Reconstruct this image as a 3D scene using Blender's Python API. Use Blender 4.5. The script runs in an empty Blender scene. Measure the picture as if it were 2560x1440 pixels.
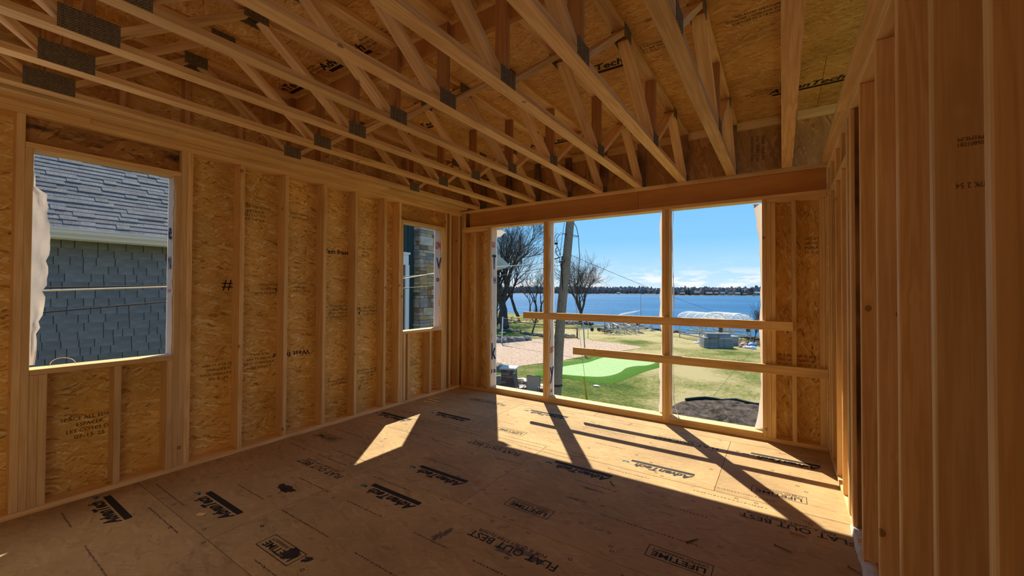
import bpy, bmesh, math, random
from mathutils import Vector, Matrix, noise
from math import sin, cos, pi, radians, sqrt
random.seed(7)
C = bpy.context.scene.collection
S = bpy.context.scene

# ------------------------------------------------------------------ camera, sky, sun, exposure
FPX, CX, CY = 1016.436, 1277.516, 712.281
_y, _p, _r = radians(33.66155), radians(0.836185), radians(0.259711)
_f = Vector((-sin(_y)*cos(_p), cos(_y)*cos(_p), sin(_p)))
_rr = Vector((cos(_y), sin(_y), 0)); _u = _rr.cross(_f)
CR = _rr*cos(_r) + _u*sin(_r); CU = -_rr*sin(_r) + _u*cos(_r); CF = _f
CAM = Vector((0, 0, 1.5))
cd = bpy.data.cameras.new('camera'); cam = bpy.data.objects.new('camera', cd); C.objects.link(cam)
cd.sensor_width = 36; cd.lens = FPX/2560*36; cd.shift_x = (1280-CX)/2560; cd.shift_y = (CY-720)/2560
cd.clip_start = 0.02; cd.clip_end = 5000
cam.matrix_world = Matrix(((CR.x, CU.x, -CF.x, CAM.x), (CR.y, CU.y, -CF.y, CAM.y), (CR.z, CU.z, -CF.z, CAM.z), (0, 0, 0, 1)))
S.camera = cam
S.view_settings.view_transform = 'Standard'; S.view_settings.look = 'None'
S.view_settings.exposure = 0.66; S.view_settings.gamma = 1.0
S.view_settings.use_curve_mapping = False
S.cycles.max_bounces = 12; S.cycles.diffuse_bounces = 9; S.cycles.transparent_max_bounces = 8

SUN_DIR = Vector((-0.525, 0.712, 1.0)).normalized()
sl = bpy.data.lights.new('sun', 'SUN'); sl.energy = 5.0; sl.angle = radians(0.53); sl.color = (1.0, 0.90, 0.72)
sun = bpy.data.objects.new('sun', sl); C.objects.link(sun)
sun.rotation_euler = SUN_DIR.to_track_quat('Z', 'Y').to_euler()

al = bpy.data.lights.new('added_fill_right', 'AREA'); al.shape = 'RECTANGLE'; al.size = 1.4; al.size_y = 2.0; al.energy = 9.5; al.color = (1.0, .86, .58)  # added fill lamp behind the camera, lifts the left wall and floor
ao = bpy.data.objects.new('added_fill_right', al); C.objects.link(ao); ao.location = (.33, -1.5, 1.3); ao.rotation_euler = Vector((.98, -.10, .0)).to_track_quat('Z', 'Y').to_euler()
al = bpy.data.lights.new('added_fill_left', 'AREA'); al.shape = 'RECTANGLE'; al.size = .8; al.size_y = 1.4; al.energy = 7.5; al.color = (1.0, .90, .78)  # added fill lamp, no window here; brightens the right stud fronts
ao = bpy.data.objects.new('added_fill_left', al); C.objects.link(ao); ao.location = (-4.1, -.25, 1.5); ao.rotation_euler = Vector((-1, -.02, .0)).to_track_quat('Z', 'Y').to_euler()
W = bpy.data.worlds.new('sky'); S.world = W; W.use_nodes = True
nt = W.node_tree; nt.nodes.clear()
def N(t, typ, **k):
    n = t.nodes.new(typ)
    for a, b in k.items():
        setattr(n, a, b)
    return n
def ramp(t, stops, interp='LINEAR'):
    n = t.nodes.new('ShaderNodeValToRGB'); e = n.color_ramp.elements
    n.color_ramp.interpolation = interp
    while len(e) > 1: e.remove(e[-1])
    e[0].position = stops[0][0]; e[0].color = tuple(stops[0][1])+(1,)
    for p, c in stops[1:]:
        x = e.new(p); x.color = tuple(c)+(1,)
    return n
def build_sky():
    t = nt; L = t.links.new
    g = N(t, 'ShaderNodeTexCoord'); sep = N(t, 'ShaderNodeSeparateXYZ'); L(g.outputs['Generated'], sep.inputs[0])
    rp = ramp(t, [(0.0, (.66, .82, .94)), (.04, (.48, .75, .96)), (.12, (.25, .60, .97)), (.35, (.15, .45, .92)), (1.0, (.14, .34, .74))])
    L(sep.outputs['Z'], rp.inputs[0])
    # fair-weather cloud bank low over the horizon
    mp = N(t, 'ShaderNodeMapping'); mp.inputs['Scale'].default_value = (14, 14, 75); L(g.outputs['Generated'], mp.inputs[0])
    no = N(t, 'ShaderNodeTexNoise'); no.inputs['Scale'].default_value = 1.0; no.inputs['Detail'].default_value = 6; no.inputs['Roughness'].default_value = .6
    L(mp.outputs[0], no.inputs['Vector'])
    c1 = ramp(t, [(.46, (0, 0, 0)), (.56, (1, 1, 1))]); L(no.outputs['Fac'], c1.inputs[0])
    c2 = ramp(t, [(0.0, (1, 1, 1)), (.028, (.9, .9, .9)), (.055, (.1, .1, .1)), (.09, (0, 0, 0))]); L(sep.outputs['Z'], c2.inputs[0])
    mu = N(t, 'ShaderNodeMath', operation='MULTIPLY'); L(c1.outputs[0], mu.inputs[0]); L(c2.outputs[0], mu.inputs[1])
    mu2 = N(t, 'ShaderNodeMath', operation='MULTIPLY'); L(mu.outputs[0], mu2.inputs[0]); mu2.inputs[1].default_value = .95
    mx = N(t, 'ShaderNodeMix', data_type='RGBA'); L(mu2.outputs[0], mx.inputs[0]); L(rp.outputs[0], mx.inputs[6]); mx.inputs[7].default_value = (.92, .94, .96, 1)
    bg = N(t, 'ShaderNodeBackground'); L(mx.outputs[2], bg.inputs[0]); bg.inputs[1].default_value = .68
    out = N(t, 'ShaderNodeOutputWorld'); L(bg.outputs[0], out.inputs[0])
build_sky()
W.cycles.sampling_method = 'MANUAL'; W.cycles.sample_map_resolution = 1024

# ------------------------------------------------------------------ helpers
WM = {}      # world matrix of each built object
def at(px, py, depth):
    return CAM + (CR*(px-CX) - CU*(py-CY) + CF*FPX)*(depth/FPX)
def gz(px, py, z=-2.9):
    d = CR*(px-CX) - CU*(py-CY) + CF*FPX
    return CAM + d*((z-CAM.z)/d.z)
def gx(px, py, X):
    d = CR*(px-CX) - CU*(py-CY) + CF*FPX
    return CAM + d*((X-CAM.x)/d.x)
def gy(px, py, Y):
    d = CR*(px-CX) - CU*(py-CY) + CF*FPX
    return CAM + d*((Y-CAM.y)/d.y)
def link(o, M, parent=None):
    C.objects.link(o); WM[o.name] = M.copy()
    if parent is not None:
        o.parent = parent; o.matrix_parent_inverse = WM[parent.name].inverted()
    o.matrix_basis = M
    return o
def empty(name, loc=(0, 0, 0), label=None, cat=None, group=None, kind=None, rz=0.0):
    o = bpy.data.objects.new(name, None); o.empty_display_size = .1
    link(o, Matrix.Translation(Vector(loc)) @ Matrix.Rotation(rz, 4, 'Z'))
    tag(o, label, cat, group, kind); return o
def tag(o, label=None, cat=None, group=None, kind=None, category=None):
    cat = cat or category
    if label: o['label'] = label
    if cat: o['category'] = cat
    if group: o['group'] = group
    if kind: o['kind'] = kind
    return o
def obj(name, me, mat, M=None, parent=None, **k):
    if mat is not None and not me.materials: me.materials.append(mat)
    o = bpy.data.objects.new(name, me); link(o, M if M is not None else Matrix(), parent)
    tag(o, **k); return o
def frame(o, x, y):
    x = Vector(x).normalized(); y = Vector(y); y = (y-x*y.dot(x)).normalized(); z = x.cross(y)
    return Matrix(((x.x, y.x, z.x, o[0]), (x.y, y.y, z.y, o[1]), (x.z, y.z, z.z, o[2]), (0, 0, 0, 1)))
_bc = {}
def box_me(l, w, t, b=.0022, mat=None):
    key = (round(l, 3), round(w, 3), round(t, 3), b, mat.name if mat else '')
    if key in _bc: return _bc[key]
    bm = bmesh.new(); bmesh.ops.create_cube(bm, size=1)
    for v in bm.verts: v.co = Vector((v.co.x*l, v.co.y*w, v.co.z*t))
    if b > 0: bmesh.ops.bevel(bm, geom=bm.edges[:], offset=b, segments=1, affect='EDGES')
    me = bpy.data.meshes.new('board'); bm.to_mesh(me); bm.free()
    if mat: me.materials.append(mat)
    _bc[key] = me; return me
def board(name, p0, p1, w, t, wdir, mat, parent=None, b=.0022, **k):
    """a board whose centre line runs p0-p1, width w along wdir, thickness t"""
    p0 = Vector(p0); p1 = Vector(p1)
    return obj(name, box_me((p1-p0).length, w, t, b, mat), None, frame((p0+p1)/2, p1-p0, wdir), parent, **k)
def bx(name, x0, x1, y0, y1, z0, z1, mat, parent=None, ax=None, b=.0022, **k):
    """axis-aligned board given by its extents; grain runs along the longest side (or ax)"""
    d = [x1-x0, y1-y0, z1-z0]; c = Vector(((x0+x1)/2, (y0+y1)/2, (z0+z1)/2))
    order = sorted(range(3), key=lambda i: -d[i])
    if ax is not None: order = [ax]+[i for i in order if i != ax]
    e = [Vector((1, 0, 0)), Vector((0, 1, 0)), Vector((0, 0, 1))]
    return obj(name, box_me(d[order[0]], d[order[1]], d[order[2]], b, mat), None, frame(c, e[order[0]], e[order[1]]), parent, **k)
def mesh_from(bm, mat=None, smooth=False):
    me = bpy.data.meshes.new('mesh'); bm.to_mesh(me); bm.free()
    if mat: me.materials.append(mat)
    if smooth:
        for p in me.polygons: p.use_smooth = True
    return me
def addbox(bm, x0, x1, y0, y1, z0, z1, M=None):
    r = bmesh.ops.create_cube(bm, size=1)['verts']
    for v in r:
        v.co = Vector(((x0+x1)/2+v.co.x*(x1-x0), (y0+y1)/2+v.co.y*(y1-y0), (z0+z1)/2+v.co.z*(z1-z0)))
        if M is not None: v.co = M @ v.co
    return r
def addbar(bm, p0, p1, w, t=None):
    t = t or w; p0 = Vector(p0); p1 = Vector(p1); d = p1-p0
    up = Vector((0, 0, 1)) if abs(d.normalized().z) < .9 else Vector((1, 0, 0))
    M = frame((p0+p1)/2, d, up.cross(d)); l = d.length
    return addbox(bm, -l/2, l/2, -w/2, w/2, -t/2, t/2, M)
def addtube(bm, pts, rad, n=6, cap=True):
    pts = [Vector(p) for p in pts]; rs = rad if isinstance(rad, (list, tuple)) else [rad]*len(pts)
    rings = []; ref = None
    for i, p in enumerate(pts):
        a = pts[max(i-1, 0)]; b = pts[min(i+1, len(pts)-1)]; d = (b-a).normalized()
        if ref is None or abs(d.dot(ref)) > .95: ref = Vector((1, 0, 0)) if abs(d.x) < .7 else Vector((0, 1, 0))
        s = d.cross(ref).normalized(); q = s.cross(d).normalized(); ref = q
        # keep orientation stable
        rings.append([bm.verts.new(p+(s*cos(2*pi*j/n)+q*sin(2*pi*j/n))*rs[i]) for j in range(n)])
    for a, b in zip(rings, rings[1:]):
        for j in range(n):
            bm.faces.new((a[j], a[(j+1) % n], b[(j+1) % n], b[j]))
    if cap:
        bm.faces.new(rings[0][::-1]); bm.faces.new(rings[-1])
def cable_pts(a, b, sag, n=16):
    a = Vector(a); b = Vector(b)
    return [a.lerp(b, i/n) - Vector((0, 0, 4*sag*(i/n)*(1-i/n))) for i in range(n+1)]
def tube(name, pts, rad, mat, parent=None, n=6, **k):
    bm = bmesh.new(); addtube(bm, pts, rad, n); return obj(name, mesh_from(bm, mat, True), None, None, parent, **k)
_tc = {}
def text_me(s, h, width=None, mat=None, shear=0., off=0., up_h=None, align='CENTER', sp=1.0):
    key = (s, h, width, mat.name, shear, off, up_h, align, sp)
    if key in _tc: return _tc[key]
    cu = bpy.data.curves.new('t', 'FONT'); cu.body = s; cu.size = h/.72; cu.shear = shear; cu.offset = off*h; cu.resolution_u = 2
    cu.align_x = align; cu.align_y = 'CENTER'; cu.space_character = sp; cu.fill_mode = 'FRONT'
    o = bpy.data.objects.new('t', cu); C.objects.link(o)
    me = bpy.data.meshes.new_from_object(o, depsgraph=bpy.context.evaluated_depsgraph_get())
    C.objects.unlink(o); bpy.data.objects.remove(o)
    xs = [v.co.x for v in me.vertices]; ys = [v.co.y for v in me.vertices]
    w0 = max(xs)-min(xs); cx = (max(xs)+min(xs))/2; cy = (max(ys)+min(ys))/2
    sc = (width/w0) if width else 1
    sy = (up_h/(max(ys)-min(ys))) if up_h else 1
    for v in me.vertices: v.co.x = (v.co.x-cx)*sc; v.co.y = (v.co.y-cy)*sy
    me.materials.clear(); me.materials.append(mat); _tc[key] = me; return me
def txt(s, c, right, up, h, mat, parent, width=None, name='printed_lettering', **k):
    lk = {a: k.pop(a) for a in ('label',) if a in k}
    return obj(name, text_me(s, h, width, mat, **k), None, frame(c, right, up), parent, **lk)
def polyme(pts, mat, z=0.0):
    bm = bmesh.new(); f = bm.faces.new([bm.verts.new((p[0], p[1], (p[2] if len(p) > 2 else z))) for p in pts])
    if f.normal.z < 0: f.normal_flip()
    return mesh_from(bm, mat)

# ------------------------------------------------------------------ materials
def newmat(name, rough=.7, spec=.3):
    m = bpy.data.materials.new(name); m.use_nodes = True; t = m.node_tree
    b = t.nodes['Principled BSDF']; b.inputs['Roughness'].default_value = rough
    b.inputs['Specular IOR Level'].default_value = spec
    return m, t, b
def flat(name, col, rough=.7, metal=0., spec=.3, var=.0, nscale=20.):
    m, t, b = newmat(name, rough, spec); b.inputs['Metallic'].default_value = metal
    b.inputs['Base Color'].default_value = tuple(col)+(1,)
    if var > 0:
        tc = N(t, 'ShaderNodeTexCoord'); no = N(t, 'ShaderNodeTexNoise'); no.inputs['Scale'].default_value = nscale; no.inputs['Detail'].default_value = 5
        t.links.new(tc.outputs['Object'], no.inputs['Vector'])
        r = ramp(t, [(.3, [c*(1-var) for c in col]), (.7, [min(1, c*(1+var)) for c in col])])
        t.links.new(no.outputs['Fac'], r.inputs[0]); t.links.new(r.outputs[0], b.inputs['Base Color'])
        bp = N(t, 'ShaderNodeBump'); bp.inputs['Strength'].default_value = .3; bp.inputs['Distance'].default_value = .01
        t.links.new(no.outputs['Fac'], bp.inputs['Height']); t.links.new(bp.outputs[0], b.inputs['Normal'])
    return m
def lumber(name, light, dark, knots=True, grain=1.0, stain=0.0, rough=.62):
    """softwood: grain along local X, latewood bands, knots, each board different"""
    m, t, b = newmat(name, rough, .35); L = t.links.new
    tc = N(t, 'ShaderNodeTexCoord'); oi = N(t, 'ShaderNodeObjectInfo')
    off = N(t, 'ShaderNodeVectorMath', operation='SCALE'); cb = N(t, 'ShaderNodeCombineXYZ')
    for i, mlt in enumerate((37., 91., 53.)):
        mm = N(t, 'ShaderNodeMath', operation='MULTIPLY'); mm.inputs[1].default_value = mlt; L(oi.outputs['Random'], mm.inputs[0])
        L(mm.outputs[0], cb.inputs[i])
    ad = N(t, 'ShaderNodeVectorMath', operation='ADD'); L(tc.outputs['Object'], ad.inputs[0]); L(cb.outputs[0], ad.inputs[1])
    # knots: sparse stretched cells pull the grain around them
    mk = N(t, 'ShaderNodeMapping'); mk.inputs['Scale'].default_value = (4.2, 5, 5); L(ad.outputs[0], mk.inputs[0])
    vo = N(t, 'ShaderNodeTexVoronoi'); vo.inputs['Scale'].default_value = 1.0; L(mk.outputs[0], vo.inputs['Vector'])
    kr = ramp(t, [(0, (1, 1, 1)), (.10, (.8, .8, .8)), (.16, (.12, .12, .12)), (.42, (0, 0, 0))]); L(vo.outputs['Distance'], kr.inputs[0])
    mg = N(t, 'ShaderNodeMapping'); mg.inputs['Scale'].default_value = (.55, 9, 9); L(ad.outputs[0], mg.inputs[0])
    nb = N(t, 'ShaderNodeTexNoise'); nb.inputs['Scale'].default_value = 1.1; nb.inputs['Detail'].default_value = 3; L(mg.outputs[0], nb.inputs['Vector'])
    mw = N(t, 'ShaderNodeMath', operation='MULTIPLY'); mw.inputs[1].default_value = 34.*grain; L(nb.outputs['Fac'], mw.inputs[0])
    ma = N(t, 'ShaderNodeMath', operation='MULTIPLY_ADD'); L(kr.outputs[0], ma.inputs[0]); ma.inputs[1].default_value = 2.2; L(mw.outputs[0], ma.inputs[2])
    si = N(t, 'ShaderNodeMath', operation='SINE'); L(ma.outputs[0], si.inputs[0])
    mf = N(t, 'ShaderNodeMapping'); mf.inputs['Scale'].default_value = (4, 160, 160); L(ad.outputs[0], mf.inputs[0])
    nf = N(t, 'ShaderNodeTexNoise'); nf.inputs['Scale'].default_value = 1.0; nf.inputs['Detail'].default_value = 2; L(mf.outputs[0], nf.inputs['Vector'])
    nf2 = N(t, 'ShaderNodeMath', operation='MULTIPLY_ADD'); L(nf.outputs['Fac'], nf2.inputs[0]); nf2.inputs[1].default_value = .42; nf2.inputs[2].default_value = .31
    c = N(t, 'ShaderNodeMath', operation='MULTIPLY_ADD'); L(si.outputs[0], c.inputs[0]); c.inputs[1].default_value = .10; L(nf2.outputs[0], c.inputs[2])
    r = ramp(t, [(.22, dark), (.48, [a*.55+b_*.45 for a, b_ in zip(light, dark)]), (.62, light), (.85, [min(1, a*1.08) for a in light])]); L(c.outputs[0], r.inputs[0])
    # per-board tone
    hs = N(t, 'ShaderNodeHueSaturation'); L(r.outputs[0], hs.inputs['Color'])
    mr = N(t, 'ShaderNodeMapRange'); L(oi.outputs['Random'], mr.inputs[0]); mr.inputs[3].default_value = .86; mr.inputs[4].default_value = 1.12
    L(mr.outputs[0], hs.inputs['Value'])
    col = hs.outputs[0]
    # large-scale weather stains
    ns = N(t, 'ShaderNodeTexNoise'); ns.inputs['Scale'].default_value = 2.2; ns.inputs['Detail'].default_value = 5; L(ad.outputs[0], ns.inputs['Vector'])
    sr = ramp(t, [(.50, (0, 0, 0)), (.75, (.5+stain*.5,)*3)] if not stain else [(.36, (0, 0, 0)), (.62, (.9, .9, .9))]); L(ns.outputs['Fac'], sr.inputs[0])
    ms = N(t, 'ShaderNodeMix', data_type='RGBA'); ms.blend_type = 'MULTIPLY'; L(sr.outputs[0], ms.inputs[0]); L(col, ms.inputs[6])
    ms.inputs[7].default_value = (.72, .66, .60, 1) if not stain else (.16, .13, .11, 1); col = ms.outputs[2]
    if knots:
        kk = ramp(t, [(0, (1, 1, 1)), (.055, (.75, .75, .75)), (.075, (.9, .9, .9)), (.085, (0, 0, 0))]); L(vo.outputs['Distance'], kk.inputs[0])
        vc = N(t, 'ShaderNodeSeparateColor'); L(vo.outputs['Color'], vc.inputs[0])
        gt = N(t, 'ShaderNodeMath', operation='GREATER_THAN'); gt.inputs[1].default_value = .45; L(vc.outputs[0], gt.inputs[0])
        mkn = N(t, 'ShaderNodeMath', operation='MULTIPLY'); L(kk.outputs[0], mkn.inputs[0]); L(gt.outputs[0], mkn.inputs[1])
        mm2 = N(t, 'ShaderNodeMath', operation='MULTIPLY'); L(mkn.outputs[0], mm2.inputs[0]); mm2.inputs[1].default_value = .85
        mx = N(t, 'ShaderNodeMix', data_type='RGBA'); L(mm2.outputs[0], mx.inputs[0]); L(col, mx.inputs[6]); mx.inputs[7].default_value = (.22, .085, .03, 1); col = mx.outputs[2]
    L(col, b.inputs['Base Color'])
    bp = N(t, 'ShaderNodeBump'); bp.inputs['Strength'].default_value = .25; bp.inputs['Distance'].default_value = .002
    L(c.outputs[0], bp.inputs['Height']); L(bp.outputs[0], b.inputs['Normal'])
    return m
def osb(name, cols, flake=(8, 30), contrast=1.0, dirt=0.0, mould=0.0, rough=.6):
    """strand board: three layers of turned, stretched flakes in the panel's own XY plane"""
    m, t, b = newmat(name, rough, .3); L = t.links.new
    tc = N(t, 'ShaderNodeTexCoord'); oi = N(t, 'ShaderNodeObjectInfo')
    mm = N(t, 'ShaderNodeMath', operation='MULTIPLY'); mm.inputs[1].default_value = 77.; L(oi.outputs['Random'], mm.inputs[0])
    cb = N(t, 'ShaderNodeCombineXYZ'); L(mm.outputs[0], cb.inputs[0]); L(mm.outputs[0], cb.inputs[1])
    ad = N(t, 'ShaderNodeVectorMath', operation='ADD'); L(tc.outputs['Object'], ad.inputs[0]); L(cb.outputs[0], ad.inputs[1])
    wn = N(t, 'ShaderNodeTexNoise'); wn.inputs['Scale'].default_value = 9; wn.inputs['Detail'].default_value = 2; L(ad.outputs[0], wn.inputs['Vector'])
    ws = N(t, 'ShaderNodeVectorMath', operation='SCALE'); ws.inputs['Scale'].default_value = .05; L(wn.outputs['Color'], ws.inputs[0])
    ad2 = N(t, 'ShaderNodeVectorMath', operation='ADD'); L(ad.outputs[0], ad2.inputs[0]); L(ws.outputs[0], ad2.inputs[1])
    vals = []
    for k, (ang, ss) in enumerate(((.18, .9), (-.65, 1.2), (1.1, .8), (.5, 1.5), (-.25, 1.0))):
        mp = N(t, 'ShaderNodeMapping'); mp.vector_type = 'TEXTURE'
        mp.inputs['Rotation'].default_value = (0, 0, ang); mp.inputs['Scale'].default_value = (1/(flake[0]*ss), 1/(flake[1]*ss), 1.0)
        mp.inputs['Location'].default_value = (k*3.1, k*1.7, 0)
        L(ad2.outputs[0], mp.inputs[0])
        v = N(t, 'ShaderNodeTexVoronoi'); v.voronoi_dimensions = '2D'; v.inputs['Scale'].default_value = 1.0; L(mp.outputs[0], v.inputs['Vector'])
        s = N(t, 'ShaderNodeSeparateColor'); L(v.outputs['Color'], s.inputs[0]); vals.append(s)
    # the layer on top is chosen by a further hash
    h = vals[0].outputs[0]
    for k in (1, 2, 3, 4):
        g = N(t, 'ShaderNodeMath', operation='GREATER_THAN'); L(vals[k].outputs[1], g.inputs[0]); g.inputs[1].default_value = (.55, .7, .6, .6)[k-1]
        x = N(t, 'ShaderNodeMix', data_type='FLOAT'); L(g.outputs[0], x.inputs[0]); L(h, x.inputs[2]); L(vals[k].outputs[0], x.inputs[3]); h = x.outputs[0]
    nf = N(t, 'ShaderNodeTexNoise'); nf.inputs['Scale'].default_value = 60; nf.inputs['Detail'].default_value = 4; nf.inputs['Roughness'].default_value = .7
    mpf = N(t, 'ShaderNodeMapping'); mpf.inputs['Scale'].default_value = (.35, 2., 1); L(ad2.outputs[0], mpf.inputs[0]); L(mpf.outputs[0], nf.inputs['Vector'])
    a = N(t, 'ShaderNodeMath', operation='MULTIPLY_ADD'); L(nf.outputs['Fac'], a.inputs[0]); a.inputs[1].default_value = .75; L(h, a.inputs[2])
    sb = N(t, 'ShaderNodeMath', operation='SUBTRACT'); L(a.outputs[0], sb.inputs[0]); sb.inputs[1].default_value = .35
    mid = cols[1]
    cc = [[mid[i]+(c[i]-mid[i])*contrast for i in range(3)] for c in cols]
    r = ramp(t, [(-.0, cc[0]), (.06, [cc[0][i]*.3+cc[1][i]*.7 for i in range(3)]), (.2, cc[1]), (.5, [(cc[1][i]+cc[2][i])/2 for i in range(3)]), (.85, cc[2]), (1., cc[3])]); L(sb.outputs[0], r.inputs[0])
    col = r.outputs[0]
    nl = N(t, 'ShaderNodeTexNoise'); nl.inputs['Scale'].default_value = 1.6; nl.inputs['Detail'].default_value = 6; L(ad.outputs[0], nl.inputs['Vector'])
    lr = ramp(t, [(.35, (.80, .78, .76)), (.65, (1.06, 1.04, 1.0))]); L(nl.outputs['Fac'], lr.inputs[0])
    x = N(t, 'ShaderNodeMix', data_type='RGBA'); x.blend_type = 'MULTIPLY'; x.inputs[0].default_value = 1; L(col, x.inputs[6]); L(lr.outputs[0], x.inputs[7]); col = x.outputs[2]
    if dirt:
        nd = N(t, 'ShaderNodeTexNoise'); nd.inputs['Scale'].default_value = 7; nd.inputs['Detail'].default_value = 8; nd.inputs['Roughness'].default_value = .75; L(ad.outputs[0], nd.inputs['Vector'])
        dr = ramp(t, [(.58, (0, 0, 0)), (.74, (dirt,)*3)]); L(nd.outputs['Fac'], dr.inputs[0])
        x = N(t, 'ShaderNodeMix', data_type='RGBA'); L(dr.outputs[0], x.inputs[0]); L(col, x.inputs[6]); x.inputs[7].default_value = (.10, .07, .05, 1); col = x.outputs[2]
    if mould:
        nd = N(t, 'ShaderNodeTexNoise'); nd.inputs['Scale'].default_value = 3.5; nd.inputs['Detail'].default_value = 8; nd.inputs['Roughness'].default_value = .7
        mp = N(t, 'ShaderNodeMapping'); mp.inputs['Scale'].default_value = (1, 2.5, 1); L(ad.outputs[0], mp.inputs[0]); L(mp.outputs[0], nd.inputs['Vector'])
        dr = ramp(t, [(.52, (0, 0, 0)), (.66, (mould,)*3)]); L(nd.outputs['Fac'], dr.inputs[0])
        x = N(t, 'ShaderNodeMix', data_type='RGBA'); L(dr.outputs[0], x.inputs[0]); L(col, x.inputs[6]); x.inputs[7].default_value = (.03, .02, .012, 1); col = x.outputs[2]
    L(col, b.inputs['Base Color'])
    bp = N(t, 'ShaderNodeBump'); bp.inputs['Strength'].default_value = .35; bp.inputs['Distance'].default_value = .002
    L(sb.outputs[0], bp.inputs['Height']); L(bp.outputs[0], b.inputs['Normal'])
    return m
PINE = ((.84, .60, .30), (.68, .43, .175))
M_stud = lumber('spruce_lumber', *PINE)
M_stud2 = lumber('fir_lumber', (.85, .60, .29), (.67, .41, .155), grain=1.5)
M_truss = lumber('truss_lumber', (.83, .56, .27), (.62, .35, .125), grain=1.5)
M_old = lumber('weathered_lumber', (.50, .29, .13), (.33, .16, .06), stain=.5)
M_up = lumber('dark_upright_lumber', (.50, .24, .085), (.36, .15, .045))
M_lvl = lumber('laminated_beam_wood', (.62, .31, .095), (.50, .225, .06), grain=.35)
M_osbw = osb('strand_board_wall', [(.36, .18, .05), (.78, .49, .14), (.90, .64, .22), (.97, .84, .48)], flake=(13, 62))
M_osbd = osb('strand_board_deck', [(.34, .16, .045), (.66, .35, .10), (.78, .47, .165), (.86, .62, .29)], flake=(13, 75), contrast=.9)
M_osbf = osb('strand_board_floor', [(.28, .165, .075), (.49, .335, .155), (.555, .395, .205), (.63, .475, .275)], flake=(10, 40), contrast=.45, dirt=.5, rough=.8)
M_osbh = osb('strand_board_header', [(.16, .07, .02), (.42, .21, .07), (.50, .27, .10), (.60, .36, .15)], flake=(5, 30), mould=.95)
M_osbh2 = osb('strand_board_header_clean', [(.30, .14, .04), (.52, .27, .085), (.60, .33, .115), (.68, .42, .17)], flake=(5, 30), mould=.1)
M_ink = flat('black_ink', (.022, .018, .016), .8)
M_ink2 = flat('faded_ink', (.13, .085, .055), .8)
M_inkb = flat('teal_ink', (.04, .16, .21), .8)
M_stain = flat('black_stain', (.03, .024, .02), .8, var=.5, nscale=14)
M_plate = flat('galvanised_steel', (.34, .29, .20), .6, metal=.3, var=.25, nscale=60)
def toothed(m):
    t = m.node_tree; L = t.links.new; b = t.nodes['Principled BSDF']; tc = N(t, 'ShaderNodeTexCoord'); old = b.inputs['Base Color'].links[0].from_socket
    w = N(t, 'ShaderNodeTexBrick'); w.inputs['Scale'].default_value = 1.; w.inputs['Brick Width'].default_value = .012; w.inputs['Row Height'].default_value = .0065; w.inputs['Mortar Size'].default_value = .0016
    w.inputs['Color1'].default_value = (1, 1, 1, 1); w.inputs['Color2'].default_value = (1.2, 1.2, 1.2, 1); w.inputs['Mortar'].default_value = (.25, .22, .2, 1); L(tc.outputs['Object'], w.inputs['Vector'])
    x = N(t, 'ShaderNodeMix', data_type='RGBA'); x.blend_type = 'MULTIPLY'; x.inputs[0].default_value = 1; L(old, x.inputs[6]); L(w.outputs['Color'], x.inputs[7]); L(x.outputs[2], b.inputs['Base Color'])
toothed(M_plate)
M_steel = flat('dark_nail_steel', (.10, .09, .085), .4, metal=.8)
M_caulk = flat('sill_seal_foam', (.62, .62, .60), .8, var=.2)
def wrapmat():
    m, t, b = newmat('white_house_wrap', .55, .4); L = t.links.new
    b.inputs['Base Color'].default_value = (.86, .86, .87, 1)
    tr = N(t, 'ShaderNodeBsdfTranslucent'); tr.inputs[0].default_value = (.90, .80, .72, 1)
    mx = N(t, 'ShaderNodeMixShader'); mx.inputs[0].default_value = .38
    L(b.outputs[0], mx.inputs[1]); L(tr.outputs[0], mx.inputs[2]); L(mx.outputs[0], t.nodes['Material Output'].inputs[0])
    tc = N(t, 'ShaderNodeTexCoord'); no = N(t, 'ShaderNodeTexNoise'); no.inputs['Scale'].default_value = 14; no.inputs['Detail'].default_value = 4
    L(tc.outputs['Object'], no.inputs['Vector']); bp = N(t, 'ShaderNodeBump'); bp.inputs['Strength'].default_value = .5; bp.inputs['Distance'].default_value = .01
    L(no.outputs['Fac'], bp.inputs['Height']); L(bp.outputs[0], b.inputs['Normal'])
    return m
M_wrap = wrapmat()
M_navy = flat('navy_print', (.015, .03, .12), .7); M_red = flat('red_print', (.55, .03, .03), .7)

# ------------------------------------------------------------------ room dimensions
XL, YF, XR = -4.167, 4.855, 0.364
XO, YO = XL-.14, YF+.14          # outer face of the framing
T1, T2, TB = 2.660, 2.698, 2.736  # undersides of the two top plates, top of wall
DZ = 3.338                        # underside of the deck
YB = -2.6                         # back of the room, behind the camera
PL = .038

# ------------------------------------------------------------------ floor
floor = empty('floor', (0, 0, 0), kind='structure')
rowsY = [(-2.60, -1.387), (-1.383, -.172), (-.168, 1.041), (1.045, 2.209), (2.213, 3.419), (3.423, 4.636), (4.640, 5.01)]
FP = {}
for i, (y0, y1) in enumerate(rowsY):
    xs = [XO-.01]
    s = -.432 if i in (1, 3, 5) else -1.89
    cuts = sorted(c for c in (s-4.876, s-2.438, s, s+2.438) if XO+.1 < c < 1.55)
    xs += cuts + [1.6]
    for a, b_ in zip(xs, xs[1:]):
        p = bx('floor_panel', a+.0015, b_-.0015, y0, y1, -.019, 0, M_osbf, floor, ax=0, b=.0012)
        FP.setdefault(i, []).append((a, b_, p))
bx('floor_underlay', XO, 1.6, YB, 5.0, -.30, -.0195, M_lvl, floor, b=0)
def fpan(x, y):
    for i, (y0, y1) in enumerate(rowsY):
        if y0-.01 <= y <= y1+.01:
            for a, b_, p in FP[i]:
                if a <= x <= b_: return p
    return FP[3][0][2]
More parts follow.
